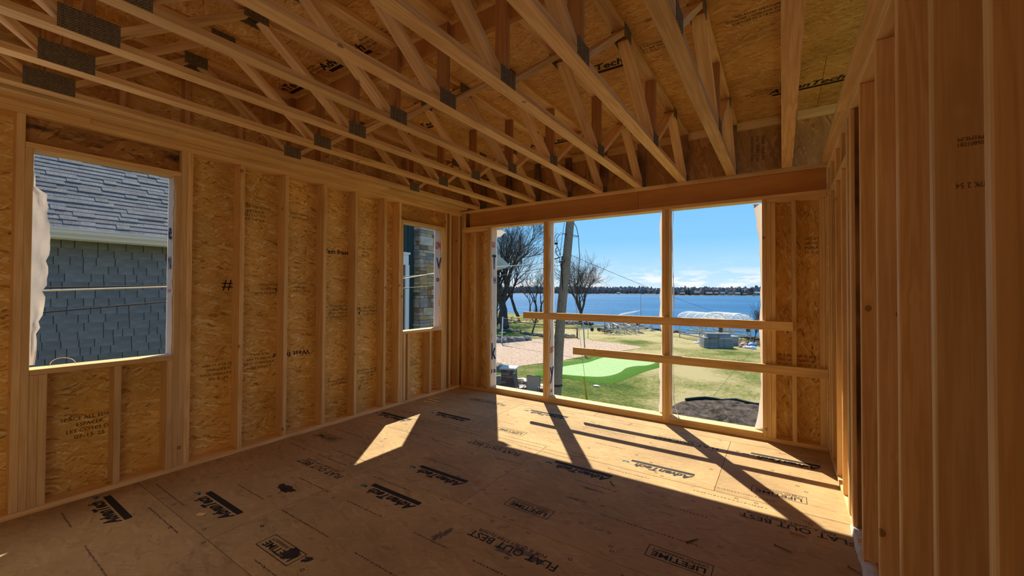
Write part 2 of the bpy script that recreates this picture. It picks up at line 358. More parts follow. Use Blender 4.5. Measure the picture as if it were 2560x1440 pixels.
def flogo(x0, y0, ink=M_ink):
    """brand stamp: bar on the far side, slanted lettering and a swirl, read from the far wall"""
    p = fpan(x0+.3, y0); w = .545
    obj('printed_bar', box_me(w-.03, .040, .0008, 0, ink), None, frame((x0+w/2+.01, y0, .0005), (-1, 0, 0), (0, -1, 0)), p)
    txt('AdvanTech', (x0+w/2+.035, y0-.070, .0009), (-1, 0, 0), (0, -1, 0), .072, ink, p, width=.47, shear=.35, off=.06)
    bm = bmesh.new()
    for k in range(7):
        a = k*.55; c = Vector((x0-.005+.028*cos(a)*(.4+.1*k), y0-.055+.026*sin(a)*(.4+.1*k), .0006))
        bm.faces.new([bm.verts.new(c+Vector((.017*cos(q+a), .008*sin(q), 0))) for q in (0, 1.2, 2.4, 3.6, 4.8)])
    obj('printed_swirl', mesh_from(bm, M_inkb), None, None, p)
for x, y in [(-2.66, 2.045), (-2.60, 2.485), (-3.56, 3.69), (-3.565, 1.285), (-4.10, .85), (-1.69, 3.215), (-1.14, 3.62), (-.27, 4.41), (-4.12, 3.30), (-2.66, 4.42), (-.62, .86), (-1.2, 1.28)]:
    flogo(x, y)
def fbox(x0, y1, w=.345, h=.118):
    p = fpan(x0+.1, y1-.03); bm = bmesh.new(); e = .004
    for a in ((x0, x0+w, y1-e, y1), (x0, x0+w, y1-h, y1-h+e), (x0, x0+e, y1-h+e, y1-e), (x0+w-e, x0+w, y1-h+e, y1-e)):
        addbox(bm, a[0], a[1], a[2], a[3], .0001, .0008)
    obj('printed_frame', mesh_from(bm, M_ink), None, None, p)
    txt('LIFETIME', (x0+w/2, y1-.075, .0009), (-1, 0, 0), (0, -1, 0), .047, M_ink, p, width=w-.06, off=.03)
    txt('LIMITED WARRANTY', (x0+w/2, y1-.030, .0009), (-1, 0, 0), (0, -1, 0), .024, M_ink, p, width=w-.05)
for x, y in [(-2.59, 1.30), (-1.635, 2.49), (-.20, 3.69), (-2.59, 3.70), (-4.04, 2.50), (-.66, 2.49)]:
    fbox(x, y)
def fflat(x0, y0, w=.60):
    p = fpan(x0+.3, y0)
    txt('FLAT OUT BEST', (x0+w/2, y0-.045, .0009), (-1, 0, 0), (0, -1, 0), .062, M_ink, p, width=w, off=.012)
    txt('FOR A QUIET STIFF FLOOR', (x0+w/2-.03, y0+.012, .0009), (-1, 0, 0), (0, -1, 0), .028, M_ink, p, width=w*.8)
for x, y in [(-3.55, 2.02), (-2.60, 3.20), (-.24, 3.215), (-1.62, 2.03), (-1.11, 4.38), (-3.62, 4.45), (-.28, 1.72)]:
    fflat(x, y)
# fastener rings, tiny grade text and scribbles, flat print on the panels
def prints(seed, row, n):
    rnd = random.Random(seed); y0, y1 = rowsY[row]; bm = bmesh.new()
    for k in range(n):
        x = XL+.1+rnd.random()*4.35; y = rnd.uniform(y0+.02, y1-.02)
        if rnd.random() < .5: y = rnd.choice((y0+.03, y1-.03, y0+.25, y1-.25))
        if x > XR-.05: continue
        r = .011; m_ = 8; a = rnd.random()*3
        o_ = [bm.verts.new((x+r*cos(a+2*pi*j/m_)*1.25, y+r*sin(a+2*pi*j/m_), .0007)) for j in range(m_)]
        i_ = [bm.verts.new((x+.72*r*cos(a+2*pi*j/m_)*1.25, y+.72*r*sin(a+2*pi*j/m_), .0007)) for j in range(m_)]
        for j in range(m_): bm.faces.new((o_[j], o_[(j+1) % m_], i_[(j+1) % m_], i_[j]))
    obj('printed_ring_marks', mesh_from(bm, M_ink), None, None, FP[row][min(1, len(FP[row])-1)][2], kind='stuff')
    bm = bmesh.new()
    for yy in (y0+.07, y1-.07, y0+.42, y1-.42):
        x = XL+.15
        while x < XR-.1:
            l = rnd.uniform(.25, .6); q = x
            if rnd.random() < .72:
                while q < min(x+l, XR-.08):
                    w = rnd.uniform(.006, .018); hh = rnd.uniform(.005, .009)
                    addbox(bm, q, q+w, yy-hh, yy+rnd.uniform(0, .004), .0001, .0007); q += w+rnd.uniform(.004, .012)
            x += l+rnd.uniform(.1, .5)
    obj('printed_small_text', mesh_from(bm, M_ink2), None, None, FP[row][0][2], kind='stuff')
for r_, n_ in ((2, 40), (3, 60), (4, 60), (5, 50)): prints(r_*5+1, r_, n_)
def blob(name, c, rx, ry, seed, mat, parent, spikes=.35, z=.0008):
    n = 72; pts = []
    for k in range(n):
        a = 2*pi*k/n; r = 1+spikes*1.6*noise.noise(Vector((cos(a)*1.7, sin(a)*1.7, seed)))+spikes*.9*noise.noise(Vector((cos(a)*6, sin(a)*6, seed)))
        pts.append((c[0]+rx*r*cos(a), c[1]+ry*r*sin(a), z))
    bm = bmesh.new(); ctr = bm.verts.new((c[0], c[1], z)); vs = [bm.verts.new(p) for p in pts]
    for k in range(n): bm.faces.new((ctr, vs[k], vs[(k+1) % n]))
    return obj(name, mesh_from(bm, mat), None, None, parent, label='black splash stain on the panel')
blob('stain', (-3.13, 1.64), .10, .035, 3, M_stain, fpan(-3.13, 1.64))
blob('stain', (-2.33, 1.25), .055, .045, 5, M_stain, fpan(-2.33, 1.25), .3, .0011)
blob('stain', (-2.20, 1.28), .03, .02, 6, M_stain, fpan(-2.2, 1.28), .6, .0011)
M_smudge = flat('grey_smudge', (.17, .125, .095), .8, var=.3)
for k, (x, y, a, b_) in enumerate([(-1.33, 1.95, .05, .02), (-1.25, 2.01, .09, .018), (-1.16, 1.98, .05, .015), (-1.75, 1.86, .03, .05), (-1.20, 2.92, .07, .012), (-1.25, 2.72, .06, .012)]):
    blob('smudge', (x, y), a, b_, 20+k, M_smudge, fpan(x, y), .7, .0006)

# ------------------------------------------------------------------ left wall
wl = empty('wall_left', (XL, 0, 0), kind='structure')
def lstud(y0, y1, z0=PL, z1=T1, name='stud', mat=None):
    return bx(name, XO+.0005, XL-.0003, y0, y1, z0+.0005, z1-.0005, mat or random.choice((M_stud, M_stud2)), wl, ax=2)
def plate(name, w, x0, x1, y0, y1, z0, z1, mat=None, cuts=()):
    ax = 1 if (y1-y0) > (x1-x0) else 0
    lo, hi = (y0, y1) if ax else (x0, x1)
    e = [lo]+[c for c in cuts if lo < c < hi]+[hi]
    for a, b_ in zip(e, e[1:]):
        if ax: bx(name, x0, x1, a+.0006, b_-.0006, z0+.0003, z1-.0003, mat or M_stud, w, ax=1)
        else: bx(name, a+.0006, b_-.0006, y0, y1, z0+.0003, z1-.0003, mat or M_stud, w, ax=0)
plate('bottom_plate', wl, XO, XL, YB, YF-.001, 0, PL, M_stud2, (-.4, 3.72, 3.83))
plate('top_plate', wl, XO, XL, YB, YF-.001, T1, T2, M_stud, (.1, 3.62))
plate('top_plate', wl, XO, XL, YB, YF+.02, T2, TB, M_stud2, (.75, 2.07))
plate('drywall_nailer', wl, XL-.12, XL+.172, YB, 4.80, TB, TB+PL, M_stud, (1.2, 3.30))
# window 1 framing
for y0, y1 in ((-2.56, -2.52), (-2.0, -1.962), (-1.6, -1.562), (-1.19, -1.152), (-.78, -.742), (-.375, -.337), (.03, .068)): lstud(y0, y1)
lstud(.407, .4455, name='king_stud'); lstud(.446, .4825, z1=2.440, name='jack_stud')
lstud(1.288, 1.3285, name='king_stud'); lstud(1.250, 1.2875, z1=2.440, name='jack_stud')
lstud(1.329, 1.369)
plate('header_sill', wl, XO, XL, .446, 1.2875, 2.440, 2.478, M_stud2)
bx('header', XO, XL-.055, .446, 1.2875, 2.479, T1-.001, M_osbh, wl, ax=1)
plate('window_sill', wl, XO, XL, .483, 1.2495, .920, .958, M_stud2)
lstud(.483, .5235, z1=.92, name='cripple_stud'); lstud(.524, .564, z1=.92, name='cripple_stud')
lstud(.900, .938, z1=.92, name='cripple_stud'); lstud(1.210, 1.2495, z1=.92, name='cripple_stud')
for y in (1.771, 2.176, 2.594, 2.992, 3.410): lstud(y-.038, y)
# window 2 framing
lstud(3.612, 3.650, name='king_stud'); lstud(3.651, 3.689, z1=2.425, name='jack_stud')
plate('header_sill', wl, XO, XL, 3.651, 4.492, 2.402, 2.440, M_stud2)
for o_ in [c for c in wl.children if c.name.startswith('jack_stud') and c.matrix_basis.translation.y > 3]: pass
bx('header', XO, XL-.06, 3.651, 4.492, 2.441, T1-.001, M_osbh2, wl, ax=1)
plate('window_sill', wl, XO, XL, 3.692, 4.457, .920, .958, M_stud2)
lstud(3.70, 3.738, z1=.92, name='cripple_stud'); lstud(3.775, 3.813, z1=.92, name='cripple_stud')
lstud(4.18, 4.218, z1=.92, name='cripple_stud'); lstud(4.419, 4.4565, z1=.92, name='cripple_stud')
lstud(4.419, 4.4565, z0=.958, z1=2.402, name='trimmer'); lstud(4.458, 4.492, z1=2.402, name='jack_stud'); lstud(4.493, 4.531, name='king_stud')
lstud(4.583, 4.621); lstud(4.785, 4.822); lstud(4.823, 4.853, mat=M_old)
# sheathing panels with the two openings cut out
def lsheet(y0, y1, z0, z1):
    return bx('sheathing_panel', XO-.0115, XO-.0005, y0, y1, z0, z1, M_osbw, wl, ax=1, b=0)
LS = {}
for a, b_ in ((YB, -1.98), (-1.98, -.75), (-.75, .4655)): lsheet(a, b_, -.3, 3.33)
lsheet(.4655, .483, -.3, 3.33)
lsheet(.483, 1.25, -.3, .957); lsheet(.483, 1.25, 2.441, 3.33)
LS['a'] = lsheet(1.25, 2.447, -.3, 3.33); LS['b'] = lsheet(2.447, 3.668, -.3, 3.33)
lsheet(3.668, 3.695, -.3, 3.33)
LS['c'] = lsheet(3.695, 4.419, -.3, .957); lsheet(3.695, 4.419, 2.404, 3.33); lsheet(4.419, 5.06, -.3, 3.33)
XS = XO+.0004
def ltxt(s, y, z, h, w, ink=M_ink, flip=False, **k):
    p = LS['a'] if y < 2.447 else LS['b'] if y < 3.67 else LS['c']
    r = (0, -1, 0) if flip else (0, 1, 0); u = (0, 0, -1) if flip else (0, 0, 1)
    txt(s, (XS, y, z), r, u, h, ink, p, width=w, **k)
ltxt('West fraser', 2.805, 1.945, .052, .40, off=.03)
ltxt('West fraser', 2.295, .825, .052, .40, flip=True, off=.025)
for y, z, fl, ls in ((1.92, 2.27, True, ('07-15-25', 'LES COTES', 'ESPACER', 'SPACE ALL EDGES')), (2.36, 2.31, True, ('EXPOSURE 1', 'THIS SIDE')),
                     (2.06, 1.53, True, ('STRENGTH AXIS', 'PR-N610', 'SHEATHING')), (2.38, 1.55, True, ('EXPOSURE 1', '11 MM', 'CONSTRUCT')),
                     (2.86, 1.23, False, ('CONSTRUCTION', 'SHEATHING', 'REV. PRP-108', 'EXPOSURE RATED')), (3.26, 1.22, False, ('PR-N610', 'STRENGTH AXIS', 'AXE FORT')),
                     (1.63, .77, True, ('SP 5 02', 'SHEATHING SPAN', 'SHEATHING', 'HD EXP 11 MM')), (1.98, .82, True, ('EXPOSURE 1', 'SHEATHING SPAN', '24 OC 11 MM', 'MUR WALL')),
                     (2.84, .41, False, ('WALL USE ONLY', 'SUREVETEMENT')), (3.24, .43, False, ('SPACE ALL EDGES', 'ESPACER', 'LES COTES', '07-15-25')),
                     (3.20, 1.95, False, ('THIS SIDE', 'WALL', '24 OC')), (3.98, .46, False, ('WALL USE', 'SUREVETEMENT'))):
    for q, s in enumerate(ls):
        ltxt(s, y, z-(q-len(ls)/2)*.042*(1 if not fl else -1), .024, .018*len(s)+.03, flip=fl)
ltxt('APA', 2.16, 1.50, .045, .085, flip=True, off=.02); ltxt('24', 2.16, 1.55, .04, .06, flip=True, off=.02)
ltxt('APA', 3.10, 1.27, .045, .085, off=.02); ltxt('24', 3.10, 1.22, .04, .06, off=.02); ltxt('#', 1.69, 1.54, .10, .09)
for q, s in enumerate(('SPACE ALL EDGES', 'ESPACER', 'LES COTES DE', '07-15-25')):
    txt(s, (XS, .80, .55-.045*q), (0, 1, 0), (0, 0, 1), .026, M_ink, [c for c in wl.children if c.name.startswith('sheathing_panel')][4], width=.02*len(s))
# rim framing above the left wall: gable truss uprights
for y in (-1.9, -1.5, -1.09, -.68, -.28, .13, .53, .93, 1.34, 1.75, 2.02, 2.56, 2.97, 3.38, 3.80, 4.2, 4.6):
    w_ = .075 if abs(y-2.02) < .01 else .038
    bx('gable_upright', XO+.001, XO+.089, y-w_/2, y+w_/2, TB+PL+.001, DZ-.04, M_truss, wl, ax=2)
bx('gable_top_chord', XO+.001, XO+.089, YB, 4.99, DZ-.039, DZ-.001, M_truss, wl, ax=1)

# ------------------------------------------------------------------ far wall
wf = empty('wall_far', (0, YF, 0), kind='structure')
def fstud(x0, x1, z0=PL, z1=2.402, name='stud', mat=None):
    return bx(name, x0, x1, YF+.0003, YO-.0005, z0+.0005, z1-.0005, mat or random.choice((M_stud, M_stud2)), wf, ax=2)
plate('bottom_plate', wf, XL, XR-.002, YF, YO, 0, PL, M_stud2, (-1.9,))
plate('top_plate', wf, XL+.001, XR, YF, YO, T2, TB, M_stud, (-1.1,))
plate('header_sill', wf, XL+.001, XR, YF, YO, 2.440, 2.478, M_stud2, (-2.2,))
bx('header', -4.045, -1.431, YF+.045, YO, 2.479, T2-.001, M_lvl, wf, ax=0)
bx('header', -1.429, XR-.002, YF+.045, YO, 2.479, T2-.001, M_lvl, wf, ax=0)
fstud(-4.166, -4.128, 2.478, T2, 'blocking'); fstud(-4.120, -4.084, 2.478, T2, 'blocking'); fstud(-4.083, -4.047, 2.478, T2, 'blocking', M_old)
plate('plate', wf, XL+.001, -3.637, YF, YO, 2.403, 2.440, M_stud)
plate('plate', wf, -.127, XR, YF, YO, 2.403, 2.440, M_stud)
# left end studs
fstud(-4.165, -4.128); fstud(-3.915, -3.878); fstud(-3.673, -3.637, name='king_stud'); fstud(-3.636, -3.600, z1=2.440, name='jack_stud')
# mullion posts
fstud(-2.705, -2.664, z1=2.440, name='post'); fstud(-2.663, -2.622, z1=2.440, name='post')
fstud(-1.147, -1.106, z1=2.440, name='post'); fstud(-1.105, -1.064, z1=2.440, name='post')
# right jamb and corner
fstud(-.165, -.128, z1=2.440, name='jack_stud'); fstud(-.127, -.088, name='king_stud'); fstud(-.087, -.050, name='king_stud')
fstud(.082, .120); fstud(.303, .343); fstud(.344, .363)
for a, b_ in ((-3.599, -2.706), (-2.621, -1.148), (-1.063, -.166)):
    plate('window_sill', wf, a, b_, YF, YO, PL, 2*PL, M_stud)
for a, b_, z0, z1 in ((XO-.01, -3.600, -.3, 2.735), (-3.6, -.165, -.3, 2*PL), (-.165, 1.60, -.3, 2.735), (-3.6, -.165, 2.441, 2.735)):
    ww = bx('sheathing_panel', a, b_, YO+.0005, YO+.0115, z0, z1, M_osbw, wf, ax=0 if z1-z0 < 1 else 2, b=0)
    if a == -.165: FRS = ww
def rtxt(s, x, z, h, w, flip=False):
    txt(s, (x, YO-.0001+.0004, z), (-1, 0, 0) if not flip else (-1, 0, 0), (0, 0, 1), h, M_ink, FRS, width=w)
for q, s in enumerate(('FACE EXT', 'SHEATHING', 'PORK', '07-15-25')):
    txt(s, (.25, YO+.0001, 2.03-.045*q), (1, 0, 0), (0, 0, 1), .028, M_ink, FRS, width=.11)
for q, s in enumerate(('SP 5 02', 'STRENGTH AXIS', 'EXPOSURE 24')):
    txt(s, (.20, YO+.0001, .86-.045*q), (1, 0, 0), (0, 0, 1), .028, M_ink, FRS, width=.16)
    txt(s, (.02, YO+.0001, .86-.045*q), (1, 0, 0), (0, 0, 1), .028, M_ink, FRS, width=.12)
# rim above: strand board, ribbon board
bx('rim_backing', XO-.01, 1.6, 5.0565, 5.062, TB-.02, DZ+.03, M_osbh2, wf, ax=0, b=0)  # added behind the rim panels to stop daylight at their seams
for a, b_ in ((XO-.01, -2.44), (-2.438, 0.0), (.002, 1.6)):
    rp_ = bx('rim_panel', a, b_, 5.045, 5.056, TB-.01, DZ+.02, M_osbh2, wf, ax=2, b=0)
    for q, s in enumerate(('SHEATHING SPAN', 'EXPOSURE 1 24', 'THIS SIDE IN')):
        txt(s, (a+2.15+.05*q if a < -2.5 else a+2.18+.05*q, 5.0445, 3.03), (0, 0, -1), (1, 0, 0), .026, M_ink, rp_, width=.26)
plate('ribbon_board', wf, XO+.09, XR+.14, 5.006, 5.044, DZ-.092, DZ-.002, M_stud, (-2.4, -.42))
# guard rails nailed across the posts
for x0, x1, z0, z1, lab in ((-3.002, .091, 1.120, 1.209, 'upper pine guard rail board nailed across the window posts'), (-2.246, .360, .686, .775, 'lower pine guard rail board nailed across the window posts')):
    r_ = bx('guard_rail', x0, x1, YF-.0385, YF-.0003, z0, z1, M_stud2, None, ax=0)
    tag(r_, lab, 'guard rail', 'guard rails across the big opening')

# ------------------------------------------------------------------ right wall
wr = empty('wall_right', (XR, 0, 0), kind='structure')
RX = XR+.14
def rstud(y0, y1, z0=PL, z1=T1, name='stud', mat=None, d=RX, b=.004):
    return bx(name, XR+.0003, d, y0, y1, z0+.0005, z1-.0005, mat or random.choice((M_stud, M_stud2)), wr, ax=2, b=b)
plate('bottom_plate', wr, XR, RX, YB, YF-.001, 0, PL, M_stud, (2.6,))
plate('top_plate', wr, XR, RX, YB, YF-.001, T1, T2, M_stud, (1.2, 3.9))
plate('top_plate', wr, XR, RX, YB, YF-.001, T2, TB, M_stud2, (2.4,))
plate('drywall_nailer', wr, XR-.048, XR+.06, YB, 4.80, TB, TB+PL, M_stud, (.9, 3.55))
for y in (-2.4, -2.0, -1.59, -1.18, -.77, -.36, .045, .45, .86): rstud(y-.019, y+.019)
for y0, y1 in ((1.253, 1.293), (1.643, 1.681), (2.062, 2.100), (2.470, 2.508), (2.938, 2.974)): rstud(y0, y1)
rstud(3.313, 3.351, mat=M_stud2); rstud(3.352, 3.39, mat=M_stud); rstud(3.47, 3.546, mat=M_stud)
bx('post', XR+.02, RX-.001, 3.306, 3.3125, PL, T1, M_old, wr, ax=2)
for y in (3.813, 4.190, 4.577, 4.80):
    rstud(y-.018, y+.018, z1=2.402); rstud(y-.018, y+.018, z0=2.440, name='cripple_stud')
plate('plate', wr, XR, RX, 3.547, YF-.001, 2.402, 2.440, M_stud)
for a, b_ in ((YB, -1.2), (-1.2, .02), (.02, 1.24), (1.24, 2.46), (2.46, 3.68), (3.68, YF)):
    bx('backing_panel', RX+.001, RX+.012, a, b_-.002, 0, TB, M_osbh2, wr, ax=2, b=0)
bm = bmesh.new()
rnd = random.Random(4); ys = [1.2+.05*k for k in range(45)]
v0 = [bm.verts.new((XR-.004-.012*rnd.random(), y, .003)) for y in ys]; v1 = [bm.verts.new((XR+.001, y, .018+.03*rnd.random())) for y in ys]; v2 = [bm.verts.new((XR+.05, y, .042)) for y in ys]
for a in range(44):
    bm.faces.new((v0[a], v0[a+1], v1[a+1], v1[a])); bm.faces.new((v1[a], v1[a+1], v2[a+1], v2[a]))
obj('sill_membrane', mesh_from(bm, M_caulk, True), None, None, wr, label='crumpled grey-white membrane over the plate')
# lumber grade stamps and marks on the nearest studs
txt('PREMIUM', (XR+.075, 1.6425, 1.93), (-1, 0, 0), (0, 0, -1), .012, M_ink2, wr, width=.05)
txt('06801EB1', (XR+.075, 1.6425, 1.915), (-1, 0, 0), (0, 0, -1), .012, M_ink2, wr, width=.05)
txt('2 54', (XR+.06, 1.6425, 1.80), (-1, 0, 0), (0, 0, -1), .016, M_ink2, wr, width=.03)
txt('LTPK', (XR+.095, 1.6425, 1.80), (-1, 0, 0), (0, 0, -1), .016, M_ink2, wr, width=.03)

# ------------------------------------------------------------------ back wall (behind the camera), opening sheathed over
wb = empty('wall_back', (0, YB, 0), kind='structure')
bx('sheathing_panel', XO, -1.62, YB-.15, YB-.139, 0, DZ, M_osbw, wb, ax=2, b=0)
bx('sheathing_panel', -1.6, XR+.14, YB-.15, YB-.139, 0, DZ, M_osbw, wb, ax=2, b=0)
bx('header', -2.9, -.9, YB-.14, YB, 2.2, DZ, M_lvl, wb, ax=0)
for x in (-4.28, -3.9, -3.5, -3.1, -2.92, -.88, -.5, -.1, .3): bx('stud', x, x+.038, YB-.139, YB-.0, 0, 2.66, M_stud, wb, ax=2)

# ------------------------------------------------------------------ ceiling deck
ceil = empty('ceiling', (0, 0, DZ), kind='structure')
cr = [(-2.75, -2.09), (-2.086, -.87), (-.866, .35), (.354, 1.57), (1.574, 2.78), (2.784, 3.98), (3.984, 5.06)]
CP = {}
for i, (y0, y1) in enumerate(cr):
    xs = [XO-.02]+sorted(c for c in ((-3.36, -.92, 1.52) if i % 2 else (-2.14, .30)) if c < 1.5)+[1.6]
    for a, b_ in zip(xs, xs[1:]):
        p = bx('ceiling_panel', a+.0015, b_-.0015, y0, y1, DZ, DZ+.018, M_osbd, ceil, ax=0, b=.001)
        CP.setdefault(i, []).append((a, b_, p))
def cpan(x, y):
    for i, (y0, y1) in enumerate(cr):
        if y0-.01 <= y <= y1+.01:
            for a, b_, p in CP[i]:
                if a <= x <= b_: return p
    return CP[4][0][2]
def clogo(x, y, w=.56):
    p = cpan(x, y)
    txt('AdvanTech', (x, y, DZ-.0006), (1, 0, 0), (0, -1, 0), .085, M_ink, p, width=w, shear=.3, off=.04)
    obj('printed_bar', box_me(w*.95, .035, .0008, 0, M_ink), None, frame((x+.02, y+.075, DZ-.0006), (1, 0, 0), (0, -1, 0)), p)
for x, y in ((-1.32, 3.15), (.18, 4.42), (-3.80, 1.92), (-2.40, 4.42), (-3.4, 3.2), (-1.4, .9), (-2.9, 1.90)): clogo(x, y)
for x, y in ((-.86, 3.12), (-.12, 3.12), (-3.30, 1.90), (-.08, 4.38), (-2.9, 3.1), (-2.05, 3.14), (-1.8, 4.4), (-2.45, 1.9)):
    p = cpan(x, y)
    for q, s in enumerate(('APA RATED SHEATHING', 'EXPOSURE 1 SIZED FOR SPACING', 'ESR-1785 PS 2-18 FLOOR')):
        txt(s, (x, y-.05+.04*q, DZ-.0006), (1, 0, 0), (0, -1, 0), .024, M_ink, p, width=.012*len(s)+.04, off=.01)
# roof shell above (keeps the sun off the deck)
bx('deck_topping', XO-.02, 1.6, -2.75, 5.06, DZ+.0185, DZ+.06, M_lvl, ceil, b=0)

# ------------------------------------------------------------------ open-web floor trusses
BC0, BC1 = TB+.0006, TB+.0380; TC0, TC1 = DZ-.0386, DZ-.0006
def make_truss(xc, label, splice=False):
    t = empty('floor_truss', (xc, YF, TB), label, 'truss', 'open-web trusses overhead')
    def m(): return M_truss
    bx('bottom_chord', xc-.0445, xc+.0445, -2.62, 5.004, BC0, BC1, m(), t, ax=1)
    bx('top_chord', xc-.0445, xc+.0445, -2.62, 5.004, TC0, TC1, m(), t, ax=1)
    B = [-2.54, -1.02, .50, 2.02, 3.54]; T = [-1.78, -.26, 1.26, 2.78, 4.30]
    def web(y0, y1, up=True):
        # flat 2x4 web from the bottom chord to the top chord
        a = Vector((xc, y0, BC1+.004)); b_ = Vector((xc, y1, TC0-.004)); d = (b_-a).normalized()
        board('web', a+d*.012, b_-d*.012, .087, .036, (1, 0, 0), m(), t)
    for bb, tt in ((.50, -.26), (.50, 1.26), (2.02, 1.26), (2.02, 2.78), (3.54, 2.78), (3.54, 4.30), (4.93, 4.30), (-1.02, -.26), (-1.02, -1.78), (-2.54, -1.78)):
        sg = 1 if tt > bb else -1
        web(bb+sg*.045, tt-sg*.03)
    for y in (-1.02, .50, 2.02, 3.54):
        bx('upright', xc-.0435, xc+.0435, y-.019, y+.019, BC1+.0005, TC0-.0005, M_up, t, ax=2)
    bx('upright', xc-.0435, xc+.0435, 4.966, 5.003, BC1+.0005, TC0-.0005, M_old, t, ax=2)
    for sgn in (-1, 1):
        xx = xc+sgn*.0455
        for y in B[1:]:
            w_ = .155 if (y != .50 or not splice) else .22; h_ = .10
            nail_plate(xx, y, BC0+.003, w_, h_ if y != .5 else .115, t, sgn)
        for y in T: nail_plate(xx, y, TC1-.09, .15, .088, t, sgn)
        nail_plate(xx, 4.93, BC0+.003, .14, .08, t, sgn)
    return t
_np = {}
def nail_plate(x, y, z0, w, h, parent, sgn):
    key = (w, h)
    if key not in _np:
        bm = bmesh.new(); n = max(5, int(w/.026))
        for k in range(n):   # pressed ribs give the plate its toothed rows
            a = -w/2+w*k/n
            addbox(bm, a, a+w/n*.55, -h/2, h/2, -.0010, .0030)
            addbox(bm, a+w/n*.55, a+w/n, -h/2, h/2, -.0010, .0002)
        _np[key] = mesh_from(bm, M_plate)
    return obj('nail_plate', _np[key], None, frame((x, y, z0+h/2), (0, 1, 0) if sgn > 0 else (0, -1, 0), (0, 0, 1)), parent)
def copy_tree(o, parent=None):
    c = o.copy(); C.objects.link(c)
    if parent is not None: c.parent = parent; c.matrix_parent_inverse = o.matrix_parent_inverse.copy(); c.matrix_basis = o.matrix_basis.copy()
    for ch in o.children: copy_tree(ch, c)
    return c
ORD = ['nearest the right wall', 'second from the right wall', 'third from the right wall', 'fourth from the right wall', 'fifth from the right wall', 'sixth from the right wall',
       'third from the left wall', 'second from the left wall', 'nearest the left wall']
TX = [.0475-.4877*k for k in range(9)]
t0 = make_truss(TX[0], 'pine open-web floor truss overhead, %s' % ORD[0], True)
for k in range(1, 9):
    c = copy_tree(t0); c.matrix_basis = Matrix.Translation(Vector((TX[k], YF, TB)))
    c['label'] = 'pine open-web floor truss overhead, %s' % ORD[k]
# strongback running across the trusses under the top chords
sb_ = bx('strongback', XO+.10, XR+.1, 2.0405, 2.0785, TC0-.142, TC0-.002, M_lvl, None, ax=0)
tag(sb_, 'dark brown brace board running crosswise high through the trusses', 'brace')

# ------------------------------------------------------------------ house wrap turned into the openings
def wrap_strip(name, fn, n, m_, label, seed, wob=.010, mat=None):
    """fn(s, t) -> point; s along the strip 0..1, t across 0..1; free edge (t=1) ragged"""
    rnd = random.Random(seed); bm = bmesh.new(); g = []
    ed = [rnd.uniform(.75, 1.12) if rnd.random() < .35 else rnd.uniform(.92, 1.03) for _ in range(n+1)]
    for i in range(n+1):
        row = []
        for j in range(m_+1):
            s = i/n; q = j/m_*ed[i]
            p = Vector(fn(s, q)); w_ = wob*noise.noise(Vector((i*.35, j*.8, seed)))*(.2+q)
            row.append(bm.verts.new(p+Vector((w_, w_*.6, 0))))
        g.append(row)
    for i in range(n):
        for j in range(m_): bm.faces.new((g[i][j], g[i][j+1], g[i+1][j+1], g[i+1][j]))
    return obj(name, mesh_from(bm, mat or M_wrap, True), None, None, None, label=label, category='house wrap', group='torn edges of white house wrap')
YW = YO+.013
h1 = wrap_strip('house_wrap', lambda s, q: (-3.596+.003*q, YW-.142*q, .082+2.35*s), 40, 6, 'white printed house wrap on the left jamb of the big window opening', 1)
h2 = wrap_strip('house_wrap', lambda s, q: (-2.616+.004*q, YW-.135*q, .082+2.34*s), 40, 6, 'white printed house wrap on the right side of the left window post', 2)
h3 = wrap_strip('house_wrap', lambda s, q: (-1.058+.022*q+.012*sin(s*13)*q+(.05*(1-s*14) if s < .07 else 0), YW-.10*q, .082+2.34*s), 40, 6, 'white house wrap edge on the right side of the middle window post', 3)
h4 = wrap_strip('house_wrap', lambda s, q: (-1.152-.022*q-.035*q*abs(sin(s*9))-(.06*(1-s*12)*q if s < .08 else 0), YW-.02*q, .082+2.34*s), 40, 4, 'backlit house wrap edge on the left side of the middle window post', 4)
h5 = wrap_strip('house_wrap', lambda s, q: (-.168-.012*q-.016*q*abs(sin(s*8+1))-(.05*(s-.85)*8*q if s > .85 else 0)-(.05*(1-s*10)*q if s < .1 else 0), YW-.05*q, .082+2.34*s), 40, 4, 'backlit house wrap edge on the right jamb of the big window opening', 5)
h6 = wrap_strip('house_wrap', lambda s, q: (XO-.014+.140*q, 1.246-.002*q, .962+1.465*s), 34, 5, 'white printed house wrap on the right jamb of the left wall window', 6)
h7 = wrap_strip('house_wrap', lambda s, q: (XO-.03-.01*q, .486+(.052+.052*sin(pi*min(1, max(0, (1-s)*1.15)))**1.0*1.0)*q*(.35 if s > .85 else 1), .968+1.46*s), 34, 6, 'wide torn flap of house wrap on the left side of the left wall window', 7, wob=.012)
h8 = wrap_strip('house_wrap', lambda s, q: (XO-.014+.125*q, 4.414-.003*q, .962+1.43*s), 30, 4, 'white printed house wrap on the right jamb of the small corner window', 8)
wrap_strip('house_wrap', lambda s, q: (-3.596+.17*q*(1-.5*abs(2*s-1)), YW-.02, 2.31+.12*s), 6, 4, 'small loose white tab of house wrap at the top left corner of the big opening', 12, wob=.01)
def wtxt(par, s, c, r, u, h, mat, w=None): txt(s, c, r, u, h, mat, par, width=w, off=.02)
